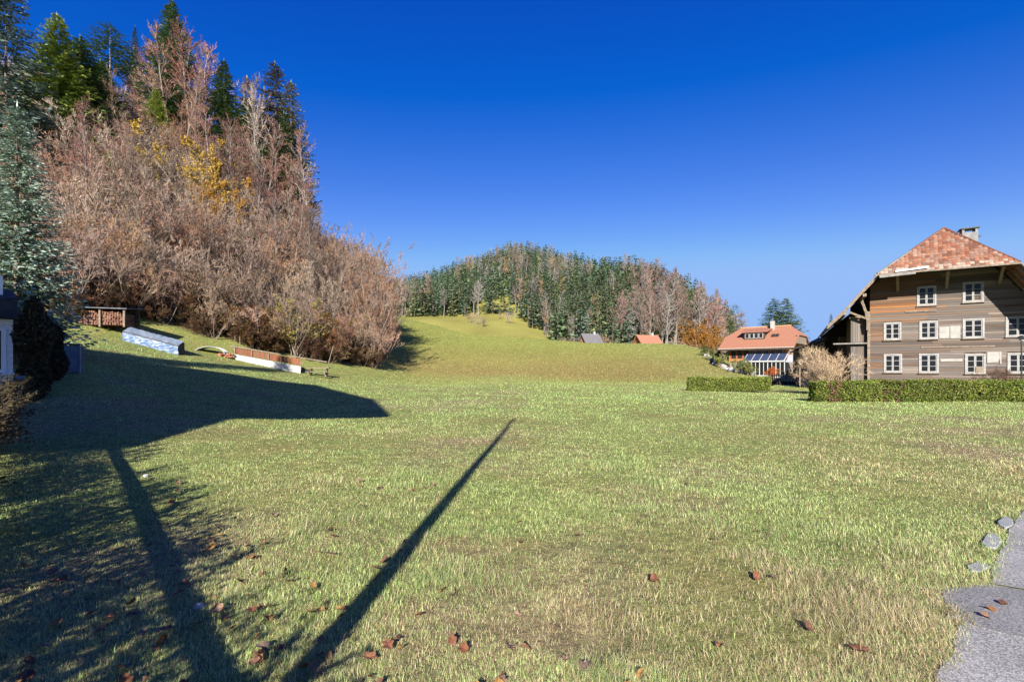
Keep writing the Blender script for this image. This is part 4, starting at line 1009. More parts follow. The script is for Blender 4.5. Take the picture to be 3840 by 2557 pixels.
    MB().slab([(-4.2, 8.0, 0), (-.1, 8.0, 0), (-.1, 8.0, 6.6), (-1.6, 8.0, 5.3), (-2.6, 8.0, 4.3), (-4.2, 8.0, 3.45)], (0, .1, 0)).build('lean_to_wall', DARKW, FH)
farmhouse()

# bush and shed at the farmhouse's left
P_bush = proto('round_bush', *bare_plant(180, H=3.1, stems=16, spread=.85, r0=.035, n=(9, 6, 5), wood=(.42, .32, .22), twig=(.42, .30, .2), wt=.014), BARK, TWIG)
x, y = gpt(828, 30.5); plant('round_bush', P_bush, x, y, 1.05, 0, 'round leafless tan bush beside the farmhouse corner', 'bush')
x, y = gpt(818, 31.5); plant('round_bush', P_bush, x, y, .85, 2, 'smaller leafless bush partly before the grey plank shed', 'bush')
x, y = gpt(1000, 25.2); plant('round_bush', P_bush, x, y, .55, 1, 'low dark thorny bush against the farmhouse wall', 'bush', color=(.25, .2, .2))
def plank_shed():
    r = random.Random(3); x, y = gpt(801.5, 40.0); z = gz(x, y)
    e = empty('plank_shed', (x, y, z), -.25); tag(e, 'small grey plank shed with sloping roof on a pale stone footing', 'shed')
    MB().b2((0, 0, 0), (1.1, .28, .82)).build('footing', CONC, e, bevel=.03)
    wl_ = MB().slab([(0.02, .05, .4), (1.75, .05, .4), (1.75, .05, 4.05), (.02, .05, 3.1)], (0, 2.2, 0)).build('wall', DARKW, e)
    u = 0.0
    while u < 1.74:
        w = r.uniform(.13, .2); c = r.choice([(.40, .37, .34), (.46, .42, .38), (.35, .31, .28)])
        top = 3.1 + (u / 1.75) * .95; obj('board', CUBEV, wl_, (u + w / 2, .03, .84 + (top - .84) / 2), 0, (w - .012, .03, top - .84), c); u += w
    MB().slab([(-.2, -.2, 3.0), (2.0, -.2, 4.2), (2.0, 2.4, 4.2), (-.2, 2.4, 3.0)], (0, 0, .09)).build('roof', mat('brown_roof', (.12, .075, .05), (.2, .12, .08), .85, (5, 5, 5)), e)
plank_shed()
def lantern():
    x, y = gpt(1021.5, 24.3); e = empty('lantern_post', (x, y, gz(x, y))); tag(e, 'dark metal lantern post behind the hedge by the farmhouse', 'lantern')
    MB().tube((0, 0, 0), (0, 0, 3.1), .035, .03).build('post', METAL, e)
    MB().tube((0, 0, 3.1), (0, 0, 3.2), .10, .10).build('lamp', mat('milk_glass', (.5, .5, .48), (.55, .55, .53), .3), e)
    MB().tube((0, 0, 3.2), (0, 0, 3.36), .26, .05, 12).build('hood', METAL, e)
    MB().tube((0, 0, 0), (0, 0, .1), .12, .1).build('base', METAL, e)
lantern()

# ------------------------------------------------------------------ chalet with orange roof
def chalet():
    th = R_(43); Yl = 68.0; x0 = (729 - CX) / FPX * Yl; zg = gz(34, 66) - .1
    e = empty('chalet', (x0, Yl, zg), -th); tag(e, 'chalet with orange tiled roof, dormer and solar panels over a white conservatory', 'house')
    r = random.Random(9); ROOF = mat('orange_tiles', (.25, .108, .064), (.33, .155, .098), .8, (9, 9, 3), 6, .3, c3=(.29, .13, .08))
    L, D, ze, zr = 7.4, 8.4, 3.85, 7.0
    WALLO = mat('larch_wall', (.30, .13, .045), (.40, .195, .07), .8, (3, 3, 14), 5, .2)
    PLW = mat('plaster', (.20, .165, .13), (.27, .23, .19), .9, (2, 2, 2))
    MB().b2((.1, .1, -.6), (L - .1, D - .1, 1.9)).build('ground_storey', PLW, e)
    up = MB().slab([(0, 0, 1.9), (0, D, 1.9), (0, D, 4.2), (0, D/2 + 2, 5.4), (0, D/2 - 2, 5.4), (0, 0, 4.2)], (L, 0, 0)).build('upper_storey', WALLO, e)
    # roof with half hips at both ends
    ov = 1.15; dz = .62; zeo = ze - .1
    def P(u, v, z): return (u, v, z)
    m = MB(); hu, hz = 1.5, 5.6; f = (zr - zeo) / (D / 2 + ov); vh = D / 2 - (zr - hz) / f
    front = [P(-ov, -ov, zeo), P(L + ov, -ov, zeo), P(L + ov, vh, hz), P(L + ov - hu, D/2, zr), P(-ov + hu, D/2, zr), P(-ov, vh, hz)]
    back = [P(L + ov, D + ov, zeo), P(-ov, D + ov, zeo), P(-ov, D - vh, hz), P(-ov + hu, D/2, zr), P(L + ov - hu, D/2, zr), P(L + ov, D - vh, hz)]
    m.slab(front, (0, 0, -.14)); m.slab(back, (0, 0, -.14))
    m.slab([P(L + ov, vh, hz), P(L + ov, D - vh, hz), P(L + ov - hu, D/2, zr)], (0, 0, -.14)); m.slab([P(-ov, D - vh, hz), P(-ov, vh, hz), P(-ov + hu, D/2, zr)], (0, 0, -.14))
    ro = m.build('roof', ROOF, e)
    MB().beam(P(-ov + hu, D/2, zr + .05), P(L + ov - hu, D/2, zr + .05), .3, .12).build('ridge_cap', mat('ridge_orange', (.50, .24, .13), (.6, .32, .2), .8), ro)
    MB().beam(P(-ov, -ov - .04, zeo - .12), P(L + ov, -ov - .04, zeo - .12), .06, .26).build('fascia', DARKW, ro)
    MB().tube(P(-ov, -ov - .14, zeo - .02), P(L + ov, -ov - .14, zeo - .02), .075, .075).build('gutter', mat('copper_gutter', (.34, .28, .24), (.4, .34, .3), .5), ro)
    # shed dormer
    d = empty('dormer', (1.75, 0, 0), 0, e); s = lambda v: zeo + f * (v + ov)
    MB().slab([(0, 1.0, s(1.0) - .1), (2.7, 1.0, s(1.0) - .1), (2.7, 1.0, s(1.0) + 1.05), (0, 1.0, s(1.0) + 1.05)], (0, 1.3, .0)).build('front', DARKW, d)
    MB().slab([(-.45, .7, s(1.0) + 1.0), (3.2, .7, s(1.0) + 1.0), (3.2, 3.3, s(3.3) + .16), (-.45, 3.3, s(3.3) + .16)], (0, 0, .12)).build('roof', ROOF, d)
    for k in range(4):
        w = MB(); a = .2 + k * .6; w.b2((a, .94, s(1) + .18), (a + .5, .999, s(1) + .9)); w.build('window', WHITE, d)
        MB().b2((a + .06, .92, s(1) + .24), (a + .44, .938, s(1) + .84)).build('pane', GLASS, d)
    # skylights
    for k in range(2):
        u = 5.35 + k * .5; M = Matrix.Rotation(math.atan(f), 3, 'X'); v = 1.75
        MB().box((u, v, s(v) + .06), (.4, .75, .1), M).build('skylight', METAL, e)
    MB().b2((4.6, D/2 - .9, zr - .9), (5.1, D/2 - .4, zr + .75)).build('chimney', mat('pale_plaster', (.3, .28, .25), (.38, .36, .33), .9), e)
    # upper windows with white curtains and balcony
    for k in range(8):
        a = .35 + k * .85; w = empty('window', (a, 0, 2.35), 0, e)
        MB().b2((0, -.05, 0), (.62, -.004, 1.15)).build('frame', WHITE if k > 2 else DARKW, w); MB().b2((.07, -.07, .07), (.28, -.054, 1.08)).build('pane', GLASS, w); MB().b2((.34, -.07, .07), (.55, -.054, 1.08)).build('pane', GLASS, w)
        MB().b2((-.22, -.04, 0), (-.04, -.006, 1.15)).build('shutter', mat('red_shutter', (.25, .07, .04), (.32, .1, .06), .7), w)
    # gable end: balcony and door
    MB().b2((L + .02, 1.2, 4.35), (L + 1.0, D - 1.2, 4.5)).build('balcony_floor', BEAM, e)
    for k in range(14): MB().b2((L + .92, 1.3 + k * .42, 4.503), (L + .98, 1.55 + k * .42, 5.4)).build('baluster', BEAM, e)
    MB().b2((L + .9, 1.2, 5.404), (L + 1.0, D - 1.2, 5.48)).build('balcony_rail', BEAM, e)
    for k in range(3):
        MB().b2((L + .004, 2.3 + k * 1.4, 4.62), (L + .05, 3.0 + k * 1.4, 5.75)).build('window', WHITE, e)
        MB().b2((L + .053, 2.38 + k * 1.4, 4.7), (L + .06, 2.92 + k * 1.4, 5.67)).build('pane', GLASS, e)
    for k in range(3):
        MB().b2((L + .004, 1.2 + k * 2.2, 2.3), (L + .05, 2.1 + k * 2.2, 3.4)).build('window', WHITE, e)
        MB().b2((L + .053, 1.28 + k * 2.2, 2.38), (L + .06, 2.02 + k * 2.2, 3.32)).build('pane', GLASS, e)
    # conservatory with five tilted solar panels on its roof
    PV = mat('solar_glass', (.03, .045, .10), (.05, .07, .14), .12, (2, 2, 2), spec=.8)
    sun_ = empty('conservatory', (2.6, 0, 0), 0, e)
    for k in range(6):
        u = k * 1.0; MB().b2((u - .05, -2.0, -.1), (u + .05, -1.9, 1.95)).build('post', WHITE, sun_); MB().beam((u, -2.05, 1.98), (u, -.1, 3.0), .09, .1).build('rafter', WHITE, sun_)
    for k in range(5):
        u = k * 1.0; MB().slab([(u + .07, -2.0, 2.05), (u + .93, -2.0, 2.05), (u + .93, -.25, 2.97), (u + .07, -.25, 2.97)], (0, 0, .035)).build('solar_panel', PV, sun_)
        MB().b2((u + .07, -1.96, -.05), (u + .93, -1.93, 1.78)).build('pane', GLASS, sun_)
        MB().b2((u + .46, -2.0, -.05), (u + .54, -1.965, 1.75)).build('mullion', WHITE, sun_)
    MB().b2((-.1, -2.12, 1.80), (5.1, -1.98, 1.99)).build('eave_beam', WHITE, sun_)
    # terrace front wall
    MB().b2((-1.0, -3.6, -.8), (9.5, -3.45, .05)).build('terrace_wall', CONC, e)
    # awning at the right
    MB().slab([(L + .3, -1.9, 1.75), (L + 2.6, -1.9, 1.75), (L + 2.6, -.1, 2.7), (L + .3, -.1, 2.7)], (0, 0, .05)).build('awning', mat('awning_cloth', (.30, .31, .38), (.4, .41, .48), .8), e)
    return e
chalet()
def local(px, Y): x, y = gpt(px, Y); return x, y
# rockery bank between meadow and chalet
ROCK = mat('rockery_stone', (.22, .215, .23), (.40, .395, .40), .85, (3, 3, 3), 6, .4, c3=(.30, .295, .31), objcol=True)
def rock_meshes():
    out = []
    for k in range(4):
        r = np.random.default_rng(500 + k); n, m = 7, 10; V = []; F = []
        for a in range(n):
            for b in range(m):
                t = math.pi * a / (n - 1); u = 2 * math.pi * b / m; q = .5 * (.8 + .35 * r.random()); V.append((q * math.sin(t) * math.cos(u), q * math.sin(t) * math.sin(u) * .8, q * .75 * math.cos(t)))
        for a in range(n - 1):
            for b in range(m): F.append((a * m + b, (a + 1) * m + b, (a + 1) * m + (b + 1) % m, a * m + (b + 1) % m))
        out.append(MB().add(V, F).mesh('boulder', ROCK))
    return out
RM = rock_meshes()
def rockery():
    r = random.Random(4); n = 0
    line = [(706, 349, 78), (712, 355, 74), (719, 360, 70), (727, 366, 67), (736, 370, 65), (745, 373, 63)]
    for i in range(46):
        t = r.random() * (len(line) - 1); k = int(t); f = t - k; a, b = line[k], line[k + 1]
        Y = a[2] + (b[2] - a[2]) * f + r.uniform(-1.2, 1.2); px = a[0] + (b[0] - a[0]) * f + r.uniform(0, 7); x, y = gpt(px, Y); s = r.uniform(.5, 1.25)
        c = r.choice([(1, 1, 1), (.85, .85, .95), (1.1, 1.08, 1.05), (.7, .7, .74)])
        o = obj('boulder', r.choice(RM), None, (x, y, gz(x, y) + s * .12), 0, (s, s, s), c); o.rotation_euler = (r.uniform(-.4, .4), r.uniform(-.4, .4), r.uniform(0, 6))
        tag(o, 'pale grey boulder in the rockery bank beside the chalet', 'boulder', 'boulders of the rockery bank')
    GP = proto('garden_bush', *bare_plant(190, H=1.8, stems=9, spread=.7, r0=.03, n=(6, 5, 4), wood=(.25, .2, .15), twig=(.25, .2, .12), wt=.015, leaf=[(.12, .17, .05), (.18, .22, .07), (.25, .25, .1)], nleaf=1300, lsize=.07), BARK, LEAF)
    spots = [(742, 62.5, 1.1, (1, 1, 1), 'green leafy shrub in the chalet garden'), (747, 61.5, .9, (1.2, 1.1, .9), 'green leafy shrub in the chalet garden'), (736, 64.5, .9, (1, 1.1, .8), 'green leafy shrub in the chalet garden'), (752, 61, .7, (.8, .9, .8), 'green leafy shrub in the chalet garden'),
             (773, 56, .85, (2.4, .75, .5), 'rust-red shrub before the white conservatory'), (721, 69, 1.2, (1.1, 1.1, .8), 'green leafy shrub in the chalet garden'), (714, 74, 1.2, (.7, .8, .6), 'green leafy shrub in the chalet garden'), (704, 79, 1.0, (.6, .65, .5), 'green leafy shrub in the chalet garden'), (785, 57, .6, (.6, .7, .6), 'green leafy shrub in the chalet garden'), (796, 52, .6, (1.2, .9, .7), 'brownish shrub near the garden fence')]
    for i, (px, Y, s, c, lab) in enumerate(spots):
        x, y = gpt(px, Y); plant('garden_bush', GP, x, y, s, i, lab, 'bush', 'shrubs in the chalet garden' if 'green' in lab else None, c)
    # low picket fence before the chalet garden
    a = gpt(770, 50); b = gpt(801, 45.5); e = empty('picket_fence', (*a, gz(*a)), math.atan2(b[1] - a[1], b[0] - a[0])); L = math.dist(a, b); n = int(L / .33)
    tag(e, 'low weathered picket fence before the chalet garden', 'fence')
    for k in range(n): MB().b2((k * .33, -.02, -.1), (k * .33 + .09, .02, .85)).build('picket', BEAM, e)
    for z in (.25, .65): MB().b2((0, .025, z), (L, .06, z + .08)).build('rail', BEAM, e)
    # dark low log pile between hedge and shed
    a = gpt(770, 43.5); e = empty('bark_bed', (*a, gz(*a)), -.05); tag(e, 'dark low heap of bark and soil beside the plank shed', 'heap')
    mb = MB(); rr = random.Random(2); V = []; F = []
    for q in range(22):
        for w in range(7):
            h = .42 * math.sin(math.pi * w / 6) * min(1, min(q, 21 - q) / 3) * rr.uniform(.75, 1.15); V.append((q * .135, w * .2, h - .03))
    for q in range(21):
        for w in range(6): F.append((q * 7 + w, q * 7 + 7 + w, q * 7 + 8 + w, q * 7 + 1 + w))
    mb.add(V, F).build('soil', mat('dark_soil', (.018, .014, .01), (.05, .036, .025), .95, (9, 9, 9), 6, .5), e)
rockery()

def far_house(name, px, Y, w, d, zw, zr, rz, roofm, label):
    x, y = gpt(px, Y); e = empty(name, (x, y, gz(x, y)), rz); tag(e, label, 'house')
    MB().b2((-w/2, -d/2, -1), (w/2, d/2, zw)).build('wall', mat('plaster', None), e)
    MB().slab([(-w/2, -d/2, zw), (-w/2, d/2, zw), (-w/2, 0, zr - .4)], (w, 0, 0)).build('gable', mat('larch_wall', None), e)
    m = MB(); o = .8; k = (zr - zw) / (d / 2)
    m.slab([(-w/2 - o, -d/2 - o, zw - o * k), (w/2 + o, -d/2 - o, zw - o * k), (w/2 + o, 0, zr), (-w/2 - o, 0, zr)], (0, 0, -.16)); m.slab([(w/2 + o, d/2 + o, zw - o * k), (-w/2 - o, d/2 + o, zw - o * k), (-w/2 - o, 0, zr), (w/2 + o, 0, zr)], (0, 0, -.16))
    m.build('roof', roofm, e)
    for q in range(3):
        MB().b2((-w/2 + 1 + q * 2.4, -d/2 - .05, .9), (-w/2 + 2 + q * 2.4, -d/2 - .004, 2.2)).build('window', GLASS, e)
    MB().b2((w/4, -.3, zr - .6), (w/4 + .6, .3, zr + .7)).build('chimney', CONC, e)
GREY = mat('grey_eternit', (.10, .095, .10), (.15, .145, .15), .85, (4, 4, 4))
def roof_top_height(px, ytop, Y): return at(px, ytop, Y)[2] - gz(*gpt(px, Y))
far_house('valley_house', 647, 150, 6.2, 8.5, roof_top_height(647, 334.5, 150) - 3.8, roof_top_height(647, 334.5, 150), .25, mat('orange_tiles', None), 'house behind the meadow crest, only its small orange roof showing')
far_house('valley_barn', 590, 152, 5.0, 11.5, roof_top_height(590, 333, 152) - 6.4, roof_top_height(590, 333, 152), .35, GREY, 'barn behind the meadow crest with a steep grey roof')

# ------------------------------------------------------------------ things at the foot of the left slope
def terrace():
    a = at(234.5, 363, 38.5); b = at(300.6, 374, 40.0); za, zb = gz(a[0], a[1]), gz(b[0], b[1])
    ang = math.atan2(b[1] - a[1], b[0] - a[0]); L = math.dist(a[:2], b[:2]); e = empty('garden_terrace', (a[0], a[1], za), ang); tag(e, 'garden terrace with sloping white wall, brown boards and a rail', 'terrace')
    dz = zb - za
    MB().slab([(0, 0, -.3), (L, 0, dz - .3), (L, 0, dz + .58), (0, 0, .42)], (0, .25, 0)).build('white_wall', mat('whitewash', (.34, .34, .34), (.45, .45, .445), .8, (2, 2, 5), 5), e)
    RB = (.24, .095, .055); n = 16
    for k in range(n):
        x = k * L / n; z = .43 + (dz + .16) * x / L
        o = obj('board', CUBEV, e, (x + L / n / 2, .18, z + .3), 0, (L / n - .03, .05, .56), tuple(q * random.uniform(.8, 1.2) for q in RB))
    MB().beam((-.4, .1, 1.12), (L + 2.1, .1, dz + .98), .07, .09).build('rail', BEAM, e)
    for k in range(5): x = L * k / 4; MB().b2((x - .04, .06, .3 + dz * x / L), (x + .04, .13, 1.1 + (dz - .1) * x / L)).build('rail_post', BEAM, e)
    for x, h in ((-.1, 2.0), (.25, 1.9)): MB().tube((x, .6, 0), (x, .6, h), .03, .025).build('pole', BEAM, e)
    MB().tube((L + 1.9, .3, dz - .3), (L + 2.6, .3, dz + 2.4), .045, .03).build('pole', BEAM, e)
    # soil fill of the terrace
    MB().slab([(0.02, .26, -.3), (L, .26, dz - .3), (L, .26, dz + .5), (.02, .26, .36)], (0, 2.2, 0)).build('bed', mat('dark_soil', None), e)
    # table next to it
    t = empty('garden_table', (*(np.array(b[:2]) + [1.5, .2]), gz(b[0] + 1.5, b[1] + .2)), .1); tag(t, 'weathered wooden garden table at the low end of the white terrace wall', 'table')
    MB().b2((-.9, -.35, .72), (.9, .35, .79)).build('table_top', BEAM, t)
    for s in (-.65, .65): MB().beam((s, -.3, 0), (s, .25, .72), .08, .08).build('leg', BEAM, t); MB().beam((s, .3, 0), (s, -.25, .72), .08, .08).build('leg', BEAM, t)
    MB().b2((-.9, -.8, .42), (.9, -.55, .47)).build('bench_plank', BEAM, t); MB().b2((-.7, -.8, .3), (-.6, .3, .36)).build('bench_beam', BEAM, t); MB().b2((.6, -.8, .3), (.7, .3, .36)).build('bench_beam', BEAM, t)
    # low hoop of a cloche and crates at its left
    h = at(209, 357, 37.5); e2 = empty('garden_cloche', (h[0], h[1], gz(h[0], h[1])), ang); tag(e2, 'low pale hoop cloche at the upper end of the garden terrace', 'cloche')
    for k in range(4):
        m = MB(); P = [(-1.1 * math.cos(q * math.pi / 8), k * .4, .62 * math.sin(q * math.pi / 8)) for q in range(9)]
        for p, q in zip(P[:-1], P[1:]): m.tube(p, q, .025, .025, 6)
        m.build('hoop', WHITE, e2)
    V = [(-1.08 * math.cos(q * math.pi / 8), y, .6 * math.sin(q * math.pi / 8)) for y in (0, 1.2) for q in range(9)]
    MB().add(V, [(q, q + 1, q + 10, q + 9) for q in range(8)]).build('cover', mat('fleece', (.42, .43, .43), (.55, .56, .56), .7), e2)
    c = at(226, 361, 38.2); e3 = empty('brick_heap', (c[0], c[1], gz(c[0], c[1])), .2); tag(e3, 'small heap of reddish bricks beside the terrace end', 'heap'); rr = random.Random(8)
    for k in range(16):
        o = obj('brick', CUBE, e3, (rr.uniform(-.5, .5), rr.uniform(-.2, .2), .06 + .12 * (k % 3)), rr.uniform(0, 3), (.27, .13, .11), (.42, .19, .12))
terrace()
def tarp_pile():
    a = at(122.5, 346, 33.0); b = at(178, 353, 33.5); za, zb = gz(a[0], a[1]), gz(b[0], b[1]); ang = math.atan2(b[1] - a[1], b[0] - a[0]); L = math.dist(a[:2], b[:2])
    e = empty('covered_woodpile', (a[0], a[1], za), ang); tag(e, 'low woodpile covered with blue and silver sheeting', 'woodpile'); dz = zb - za
    def sheet(name, y0, z0, y1, z1, mt, amp, seed):
        r = random.Random(seed); n, m = 26, 6; V = []
        for i in range(n + 1):
            for j in range(m + 1):
                t = j / m; x = L * i / n; V.append((x + r.uniform(-.03, .03), y0 + (y1 - y0) * t + amp * math.sin(i * 1.7 + j) * .5 + r.uniform(-amp, amp) * .5, dz * i / n + z0 + (z1 - z0) * t + r.uniform(-.02, .02)))
        MB().add(V, [(i * (m + 1) + j, (i + 1) * (m + 1) + j, (i + 1) * (m + 1) + j + 1, i * (m + 1) + j + 1) for i in range(n) for j in range(m)]).build(name, mt, e)
    TB = mat('blue_tarp', (.06, .105, .22), (.30, .345, .41), .4, (1.2, 6, 6), 5, .3, c3=(.12, .18, .29))
    sheet('tarp_side', -.02, .0, 0.0, .62, TB, .05, 1)
    sheet('tarp_top', .05, .66, .75, 1.02, mat('silver_sheet', (.10, .14, .20), (.19, .22, .26), .45, (1, 5, 5)), .03, 2)
    MB().slab([(0, .1, -.2), (L, .1, dz - .2), (L, .1, dz + .62), (0, .1, .62)], (0, .75, .3)).build('wood', DARKW, e)
    MB().beam((0, .0, .64), (L, .0, dz + .64), .06, .05).build('batten', DARKW, e)
    # woodshed
    c = at(77, 340, 33.5); z = gz(c[0], c[1]); e = empty('woodshed', (c[0], c[1], z - .1), .12); e.scale = (1, 1, .72); tag(e, 'low open woodshed with dark roof full of reddish split logs', 'woodshed')
    MB().slab([(-.3, -.4, 1.55), (3.5, -.4, 1.45), (3.5, 1.6, 1.75), (-.3, 1.6, 1.85)], (0, 0, .1)).build('roof', mat('slate_roof', (.06, .065, .075), (.13, .135, .15), .6, (3, 3, 3)), e)
    for x in (0, 1.6, 3.2):
        MB().b2((x - .06, -.2, -.3), (x + .06, -.08, 1.5)).build('post', BEAM, e)
    MB().b2((-.1, 1.3, -.3), (3.3, 1.4, 1.7)).build('back_wall', DARKW, e)
    m = MB(); r = random.Random(6); x = .15
    while x < 3.05:
        h = -.1
        while h < 1.3 - .1 * x * .6 + r.uniform(-.1, .1):
            q = r.uniform(.06, .1); m.tube((x + r.uniform(-.03, .03), r.uniform(-.08, 0), h + q), (x, 1.1, h + q), q, q, 6); h += q * 1.9
        x += .17
    o = m.build('split_logs', mat('cut_log', (.09, .04, .028), (.21, .11, .075), .85, (5, 2, 5), 4), e); o['kind'] = 'stuff'
    # standing blue-grey slab in the shade
    c = at(72, 371, 17.6); e = empty('compost_bin', (c[0], c[1], gz(c[0], c[1])), .55); e.scale = (.8, .8, .95); tag(e, 'upright blue-grey compost bin standing in the shaded grass', 'bin')
    BM = mat('blue_grey_panel', (.10, .13, .18), (.16, .19, .24), .6, (2, 2, 5), 5)
    for s in (-1, 1):
        MB().b2((-.29, s * .22 - .015, .0), (.29, s * .22 + .015, 1.04)).build('panel', BM, e); MB().b2((s * .29 - .015, -.2, .0), (s * .29 + .015, .2, 1.04)).build('panel', BM, e)
    for sx in (-1, 1):
        for sy in (-1, 1): MB().b2((sx * .31 - .03, sy * .24 - .03, -.1), (sx * .31 + .03, sy * .24 + .03, 1.1)).build('corner_post', BM, e)
    MB().b2((-.33, -.26, 1.103), (.33, .26, 1.14)).build('lid', BM, e)
tarp_pile()

# ------------------------------------------------------------------ garden house and fence at the left edge
def garden_house():
    e = empty('garden_house', (-14.96, 14.0, .9), R_(48.6)); tag(e, 'white boarded garden house with dark roof behind the fence', 'house')
    WB = mat('white_boards', (.70, .71, .72), (.8, .81, .82), .6, (2, 2, 10))
    MB().b2((-5.4, .03, -1.2), (-.02, 3.4, 2.2)).build('wall', WB, e)
    for k in range(20):
        z = -1.1 + k * .165; segs = ((-5.4, -1.62), (-.14, 0)) if .55 < z + .08 < 2.0 else ((-5.4, 0),)
        for c, d in segs: MB().b2((c, -.01 - .006 * (k % 2), z), (d, .026, z + .155)).build('board', WB, e)
    HW = mat('fresh_white', (.78, .78, .79), (.82, .82, .83), .5)
    w = empty('window', (-.88, 0, .6), 0, e)
    m = MB(); m.b2((-.74, -.06, 0), (-.64, .02, 1.35)); m.b2((.64, -.06, 0), (.74, .02, 1.35)); m.b2((-.64, -.06, 1.25), (.64, .02, 1.35)); m.b2((-.64, -.06, 0), (.64, .02, .1)); m.b2((-.04, -.05, .1), (.04, .02, 1.25)); m.b2((.3, -.05, .1), (.34, .02, 1.25)); m.build('frame', HW, w)
    for a, b in ((-.64, -.04), (.04, .3), (.34, .64)): MB().b2((a, .005, .1), (b, .015, 1.25)).build('pane', GLASS, w)
    MB().b2((-.8, -.2, -.06), (.96, -.0, -.005)).build('sill', HW, w)
    DR = mat('dark_shingle', (.02, .024, .035), (.04, .045, .055), .8, (4, 4, 4))
    MB().b2((-5.6, -.4, 2.22), (.08, 3.8, 2.72)).build('eave_band', DR, e)
    MB().slab([(-5.6, -.42, 2.725), (.1, -.42, 2.725), (.02, 1.7, 3.2), (-5.4, 1.7, 3.2)], (0, 0, .07)).build('roof', DR, e)
    MB().slab([(.1, 3.82, 2.725), (-5.6, 3.82, 2.725), (-5.4, 1.7, 3.2), (.02, 1.7, 3.2)], (0, 0, .07)).build('roof', DR, e)
    MB().b2((-2.2, .2, 2.8), (-.2, 1.5, 3.5)).build('white_cupola', HW, e)
    # fence running from beside the camera to the garden house
    a = np.array([-2.35, .9]); b = np.array([-12.6, 11.9]); a = a + (a - b) / np.linalg.norm(b - a) * 2.5; L = np.linalg.norm(b - a); ang = math.atan2(b[1] - a[1], b[0] - a[0]); H = 1.05
    e = empty('wooden_fence', (*a, 0), ang); tag(e, 'weathered rail fence running along the plot to the garden house', 'fence')
    n = int(L / 5.2); RW = mat('fence_wood', (.16, .13, .11), (.27, .23, .20), .85, (2, 8, 8), 5, .2)
    for k in range(n + 1):
        x = L * k / n; p = a + (b - a) * k / n; z = gz(*p); MB().b2((x - .035, -.035, z - .2), (x + .035, .035, z + H)).build('post', RW, e)
    for k in range(n):
        x0, x1 = L * k / n, L * (k + 1) / n; z0 = gz(*(a + (b - a) * k / n)); z1 = gz(*(a + (b - a) * (k + 1) / n))
        MB().beam((x0 + .003, -.08, z0 + H - .02), (x1 - .003, -.08, z1 + H - .02), .05, .13, (0, 1, 0)).build('top_rail', RW, e)
    # thin leafless hedge plants along the fence, dappling the light
    HP = proto('fence_shrub', *bare_plant(195, H=1.4, stems=8, spread=.6, r0=.007, n=(6, 4, 3), wood=(.2, .16, .12), twig=(.22, .15, .1), wt=.007, leaf=[(.06, .06, .03), (.09, .065, .035)], nleaf=2100, lsize=.026), BARK, LEAF)
    rr = random.Random(3); k = 0; s = .2
    while s < L - 3.4:
        p = a + (b - a) * s / L + np.array([math.sin(ang), -math.cos(ang)]) * -.25
        plant('fence_shrub', HP, p[0], p[1], rr.uniform(.8, 1.0), rr.uniform(0, 6), 'thin twiggy shrub growing along the rail fence', 'bush', 'shrubs along the rail fence', sz=1.08); s += .40
    # dark ivy-covered bush in the shade
    r = np.random.default_rng(8)
    for (px, Y, w, h, lab) in ((34, 13.4, .36, 2.9, 'dark ivy-covered shrub in the shade beside the garden house'), (50, 15.8, .4, 1.9, 'low dark shrub in the shade behind the ivy-covered one')):
        x, y = gpt(px, Y); e = empty('ivy_shrub', (x, y, gz(x, y))); n = 5200
        q = norm(r.normal(size=(n, 3))) * (.75 + .35 * r.random((n, 1))); z = (q[:, 2] * .5 + .5) * h; rad = w * (1 + .25 * np.sin(z * 4))
        V, F = cards(np.stack([q[:, 0] * rad, q[:, 1] * rad, z], 1), r.uniform(.03, .07, n), r, 1, .8); c = np.array([(.05, .05, .03), (.035, .04, .025), (.085, .06, .04)])[r.integers(0, 3, n)]
        obj('foliage', np_mesh('foliage', V, F, LEAF, np.repeat(c, 4, 0)), e)
        m = MB()
        for t in range(5): m.tube((math.cos(t * 1.3) * .12, math.sin(t * 1.3) * .12, -.1), (math.cos(t * 1.3) * .3, math.sin(t * 1.3) * .3, h * .9), .04, .015, 5)
        me = m.mesh('stems', mat('ivy_stem', (.05, .04, .03), (.09, .07, .05), .9)); obj('stem', me, e); tag(e, lab, 'bush')
garden_house()

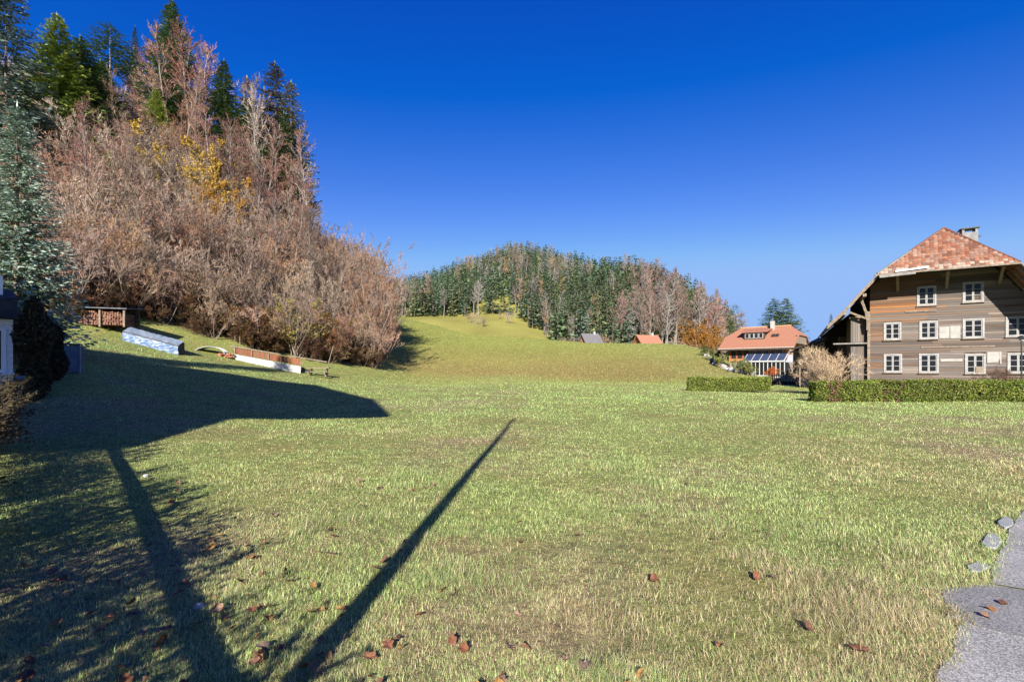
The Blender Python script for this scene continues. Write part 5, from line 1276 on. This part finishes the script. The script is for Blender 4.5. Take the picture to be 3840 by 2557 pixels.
# ------------------------------------------------------------------ behind the camera: what throws the long shadows
TAN = math.tan(R_(SUN_EL))
def shadow_casters():
    k = .0911; nrm = math.hypot(k, 1)
    # wooden utility pole
    py_ = -1.2; px_ = -1.09 - k * (2.45 - py_); h = (14.9 - py_) * nrm * TAN
    e = empty('utility_pole', (px_, py_, 0)); tag(e, 'slender wooden utility pole behind the viewpoint, its shadow crossing the lawn', 'pole')
    MB().tube((0, 0, -.5), (0, 0, h), .105, .05, 10).build('pole', BEAM, e); MB().tube((0, 0, h), (0, 0, h + .12), .055, .02, 10).build('cap', METAL, e)
    # unseen gabled barn shaped from its shadow; posts and gap added to pass light
    y0 = -3.0
    def back(X, Y): return (X - k * (Y - y0), (Y - y0) * nrm * TAN)
    A = back(-9.8, 8.9); B = back(-7.65, 9.6); C = back(-8.3, 14.4); D = back(-4.25, 16.4); E_ = back(-7.2, 24.5); F_ = back(-11.5, 30.5)
    dep = 9.0; xl = -26.0; WV = Vector((-.91, -.41, 0)) * dep; wx, wy = WV.x, WV.y
    e = empty('shadow_barn', (B[0], y0, 0)); tag(e, 'unseen timber barn behind the viewpoint, shaped and raised on posts to throw the gabled shadow', 'barn'); ox = B[0]
    MB().slab([(xl - ox, 0, A[1] - .1), (0, 0, B[1]), (C[0] - ox, 0, C[1] - .05), (E_[0] - ox, 0, E_[1] - .4), (xl - ox, 0, F_[1] + .2)], WV).build('loft', DARKW, e)
    RT = mat('roof_tiles_far', None)
    rf = MB(); line = [(D[0] - ox, D[1]), (E_[0] - ox, E_[1]), (F_[0] - ox - 1.5, F_[1] + .9), (xl - ox - 2, F_[1] - 4)]
    for (a, za), (b, zb) in zip(line[:-1], line[1:]): rf.slab([(a, .03, za), (a + wx, wy, za), (b + wx, wy, zb), (b, .03, zb)], (0, 0, -.22))
    rf.build('roof', RT, e)
    MB().slab([(C[0] - ox, -.02, C[1] - .1), (D[0] - ox, -.02, D[1] - .23), (C[0] - ox, -.02, C[1] + 1.4)], (-.27, -.12, 0)).build('eave_bracket', BEAM, e)
    for x in (-13.5 - ox, -19 - ox, -25 - ox):
        for y in (-.4, -dep + .3): MB().b2((x - .15, y - .15, 0), (x + .15, y + .15, A[1] + .3)).build('post', BEAM, e)
shadow_casters()
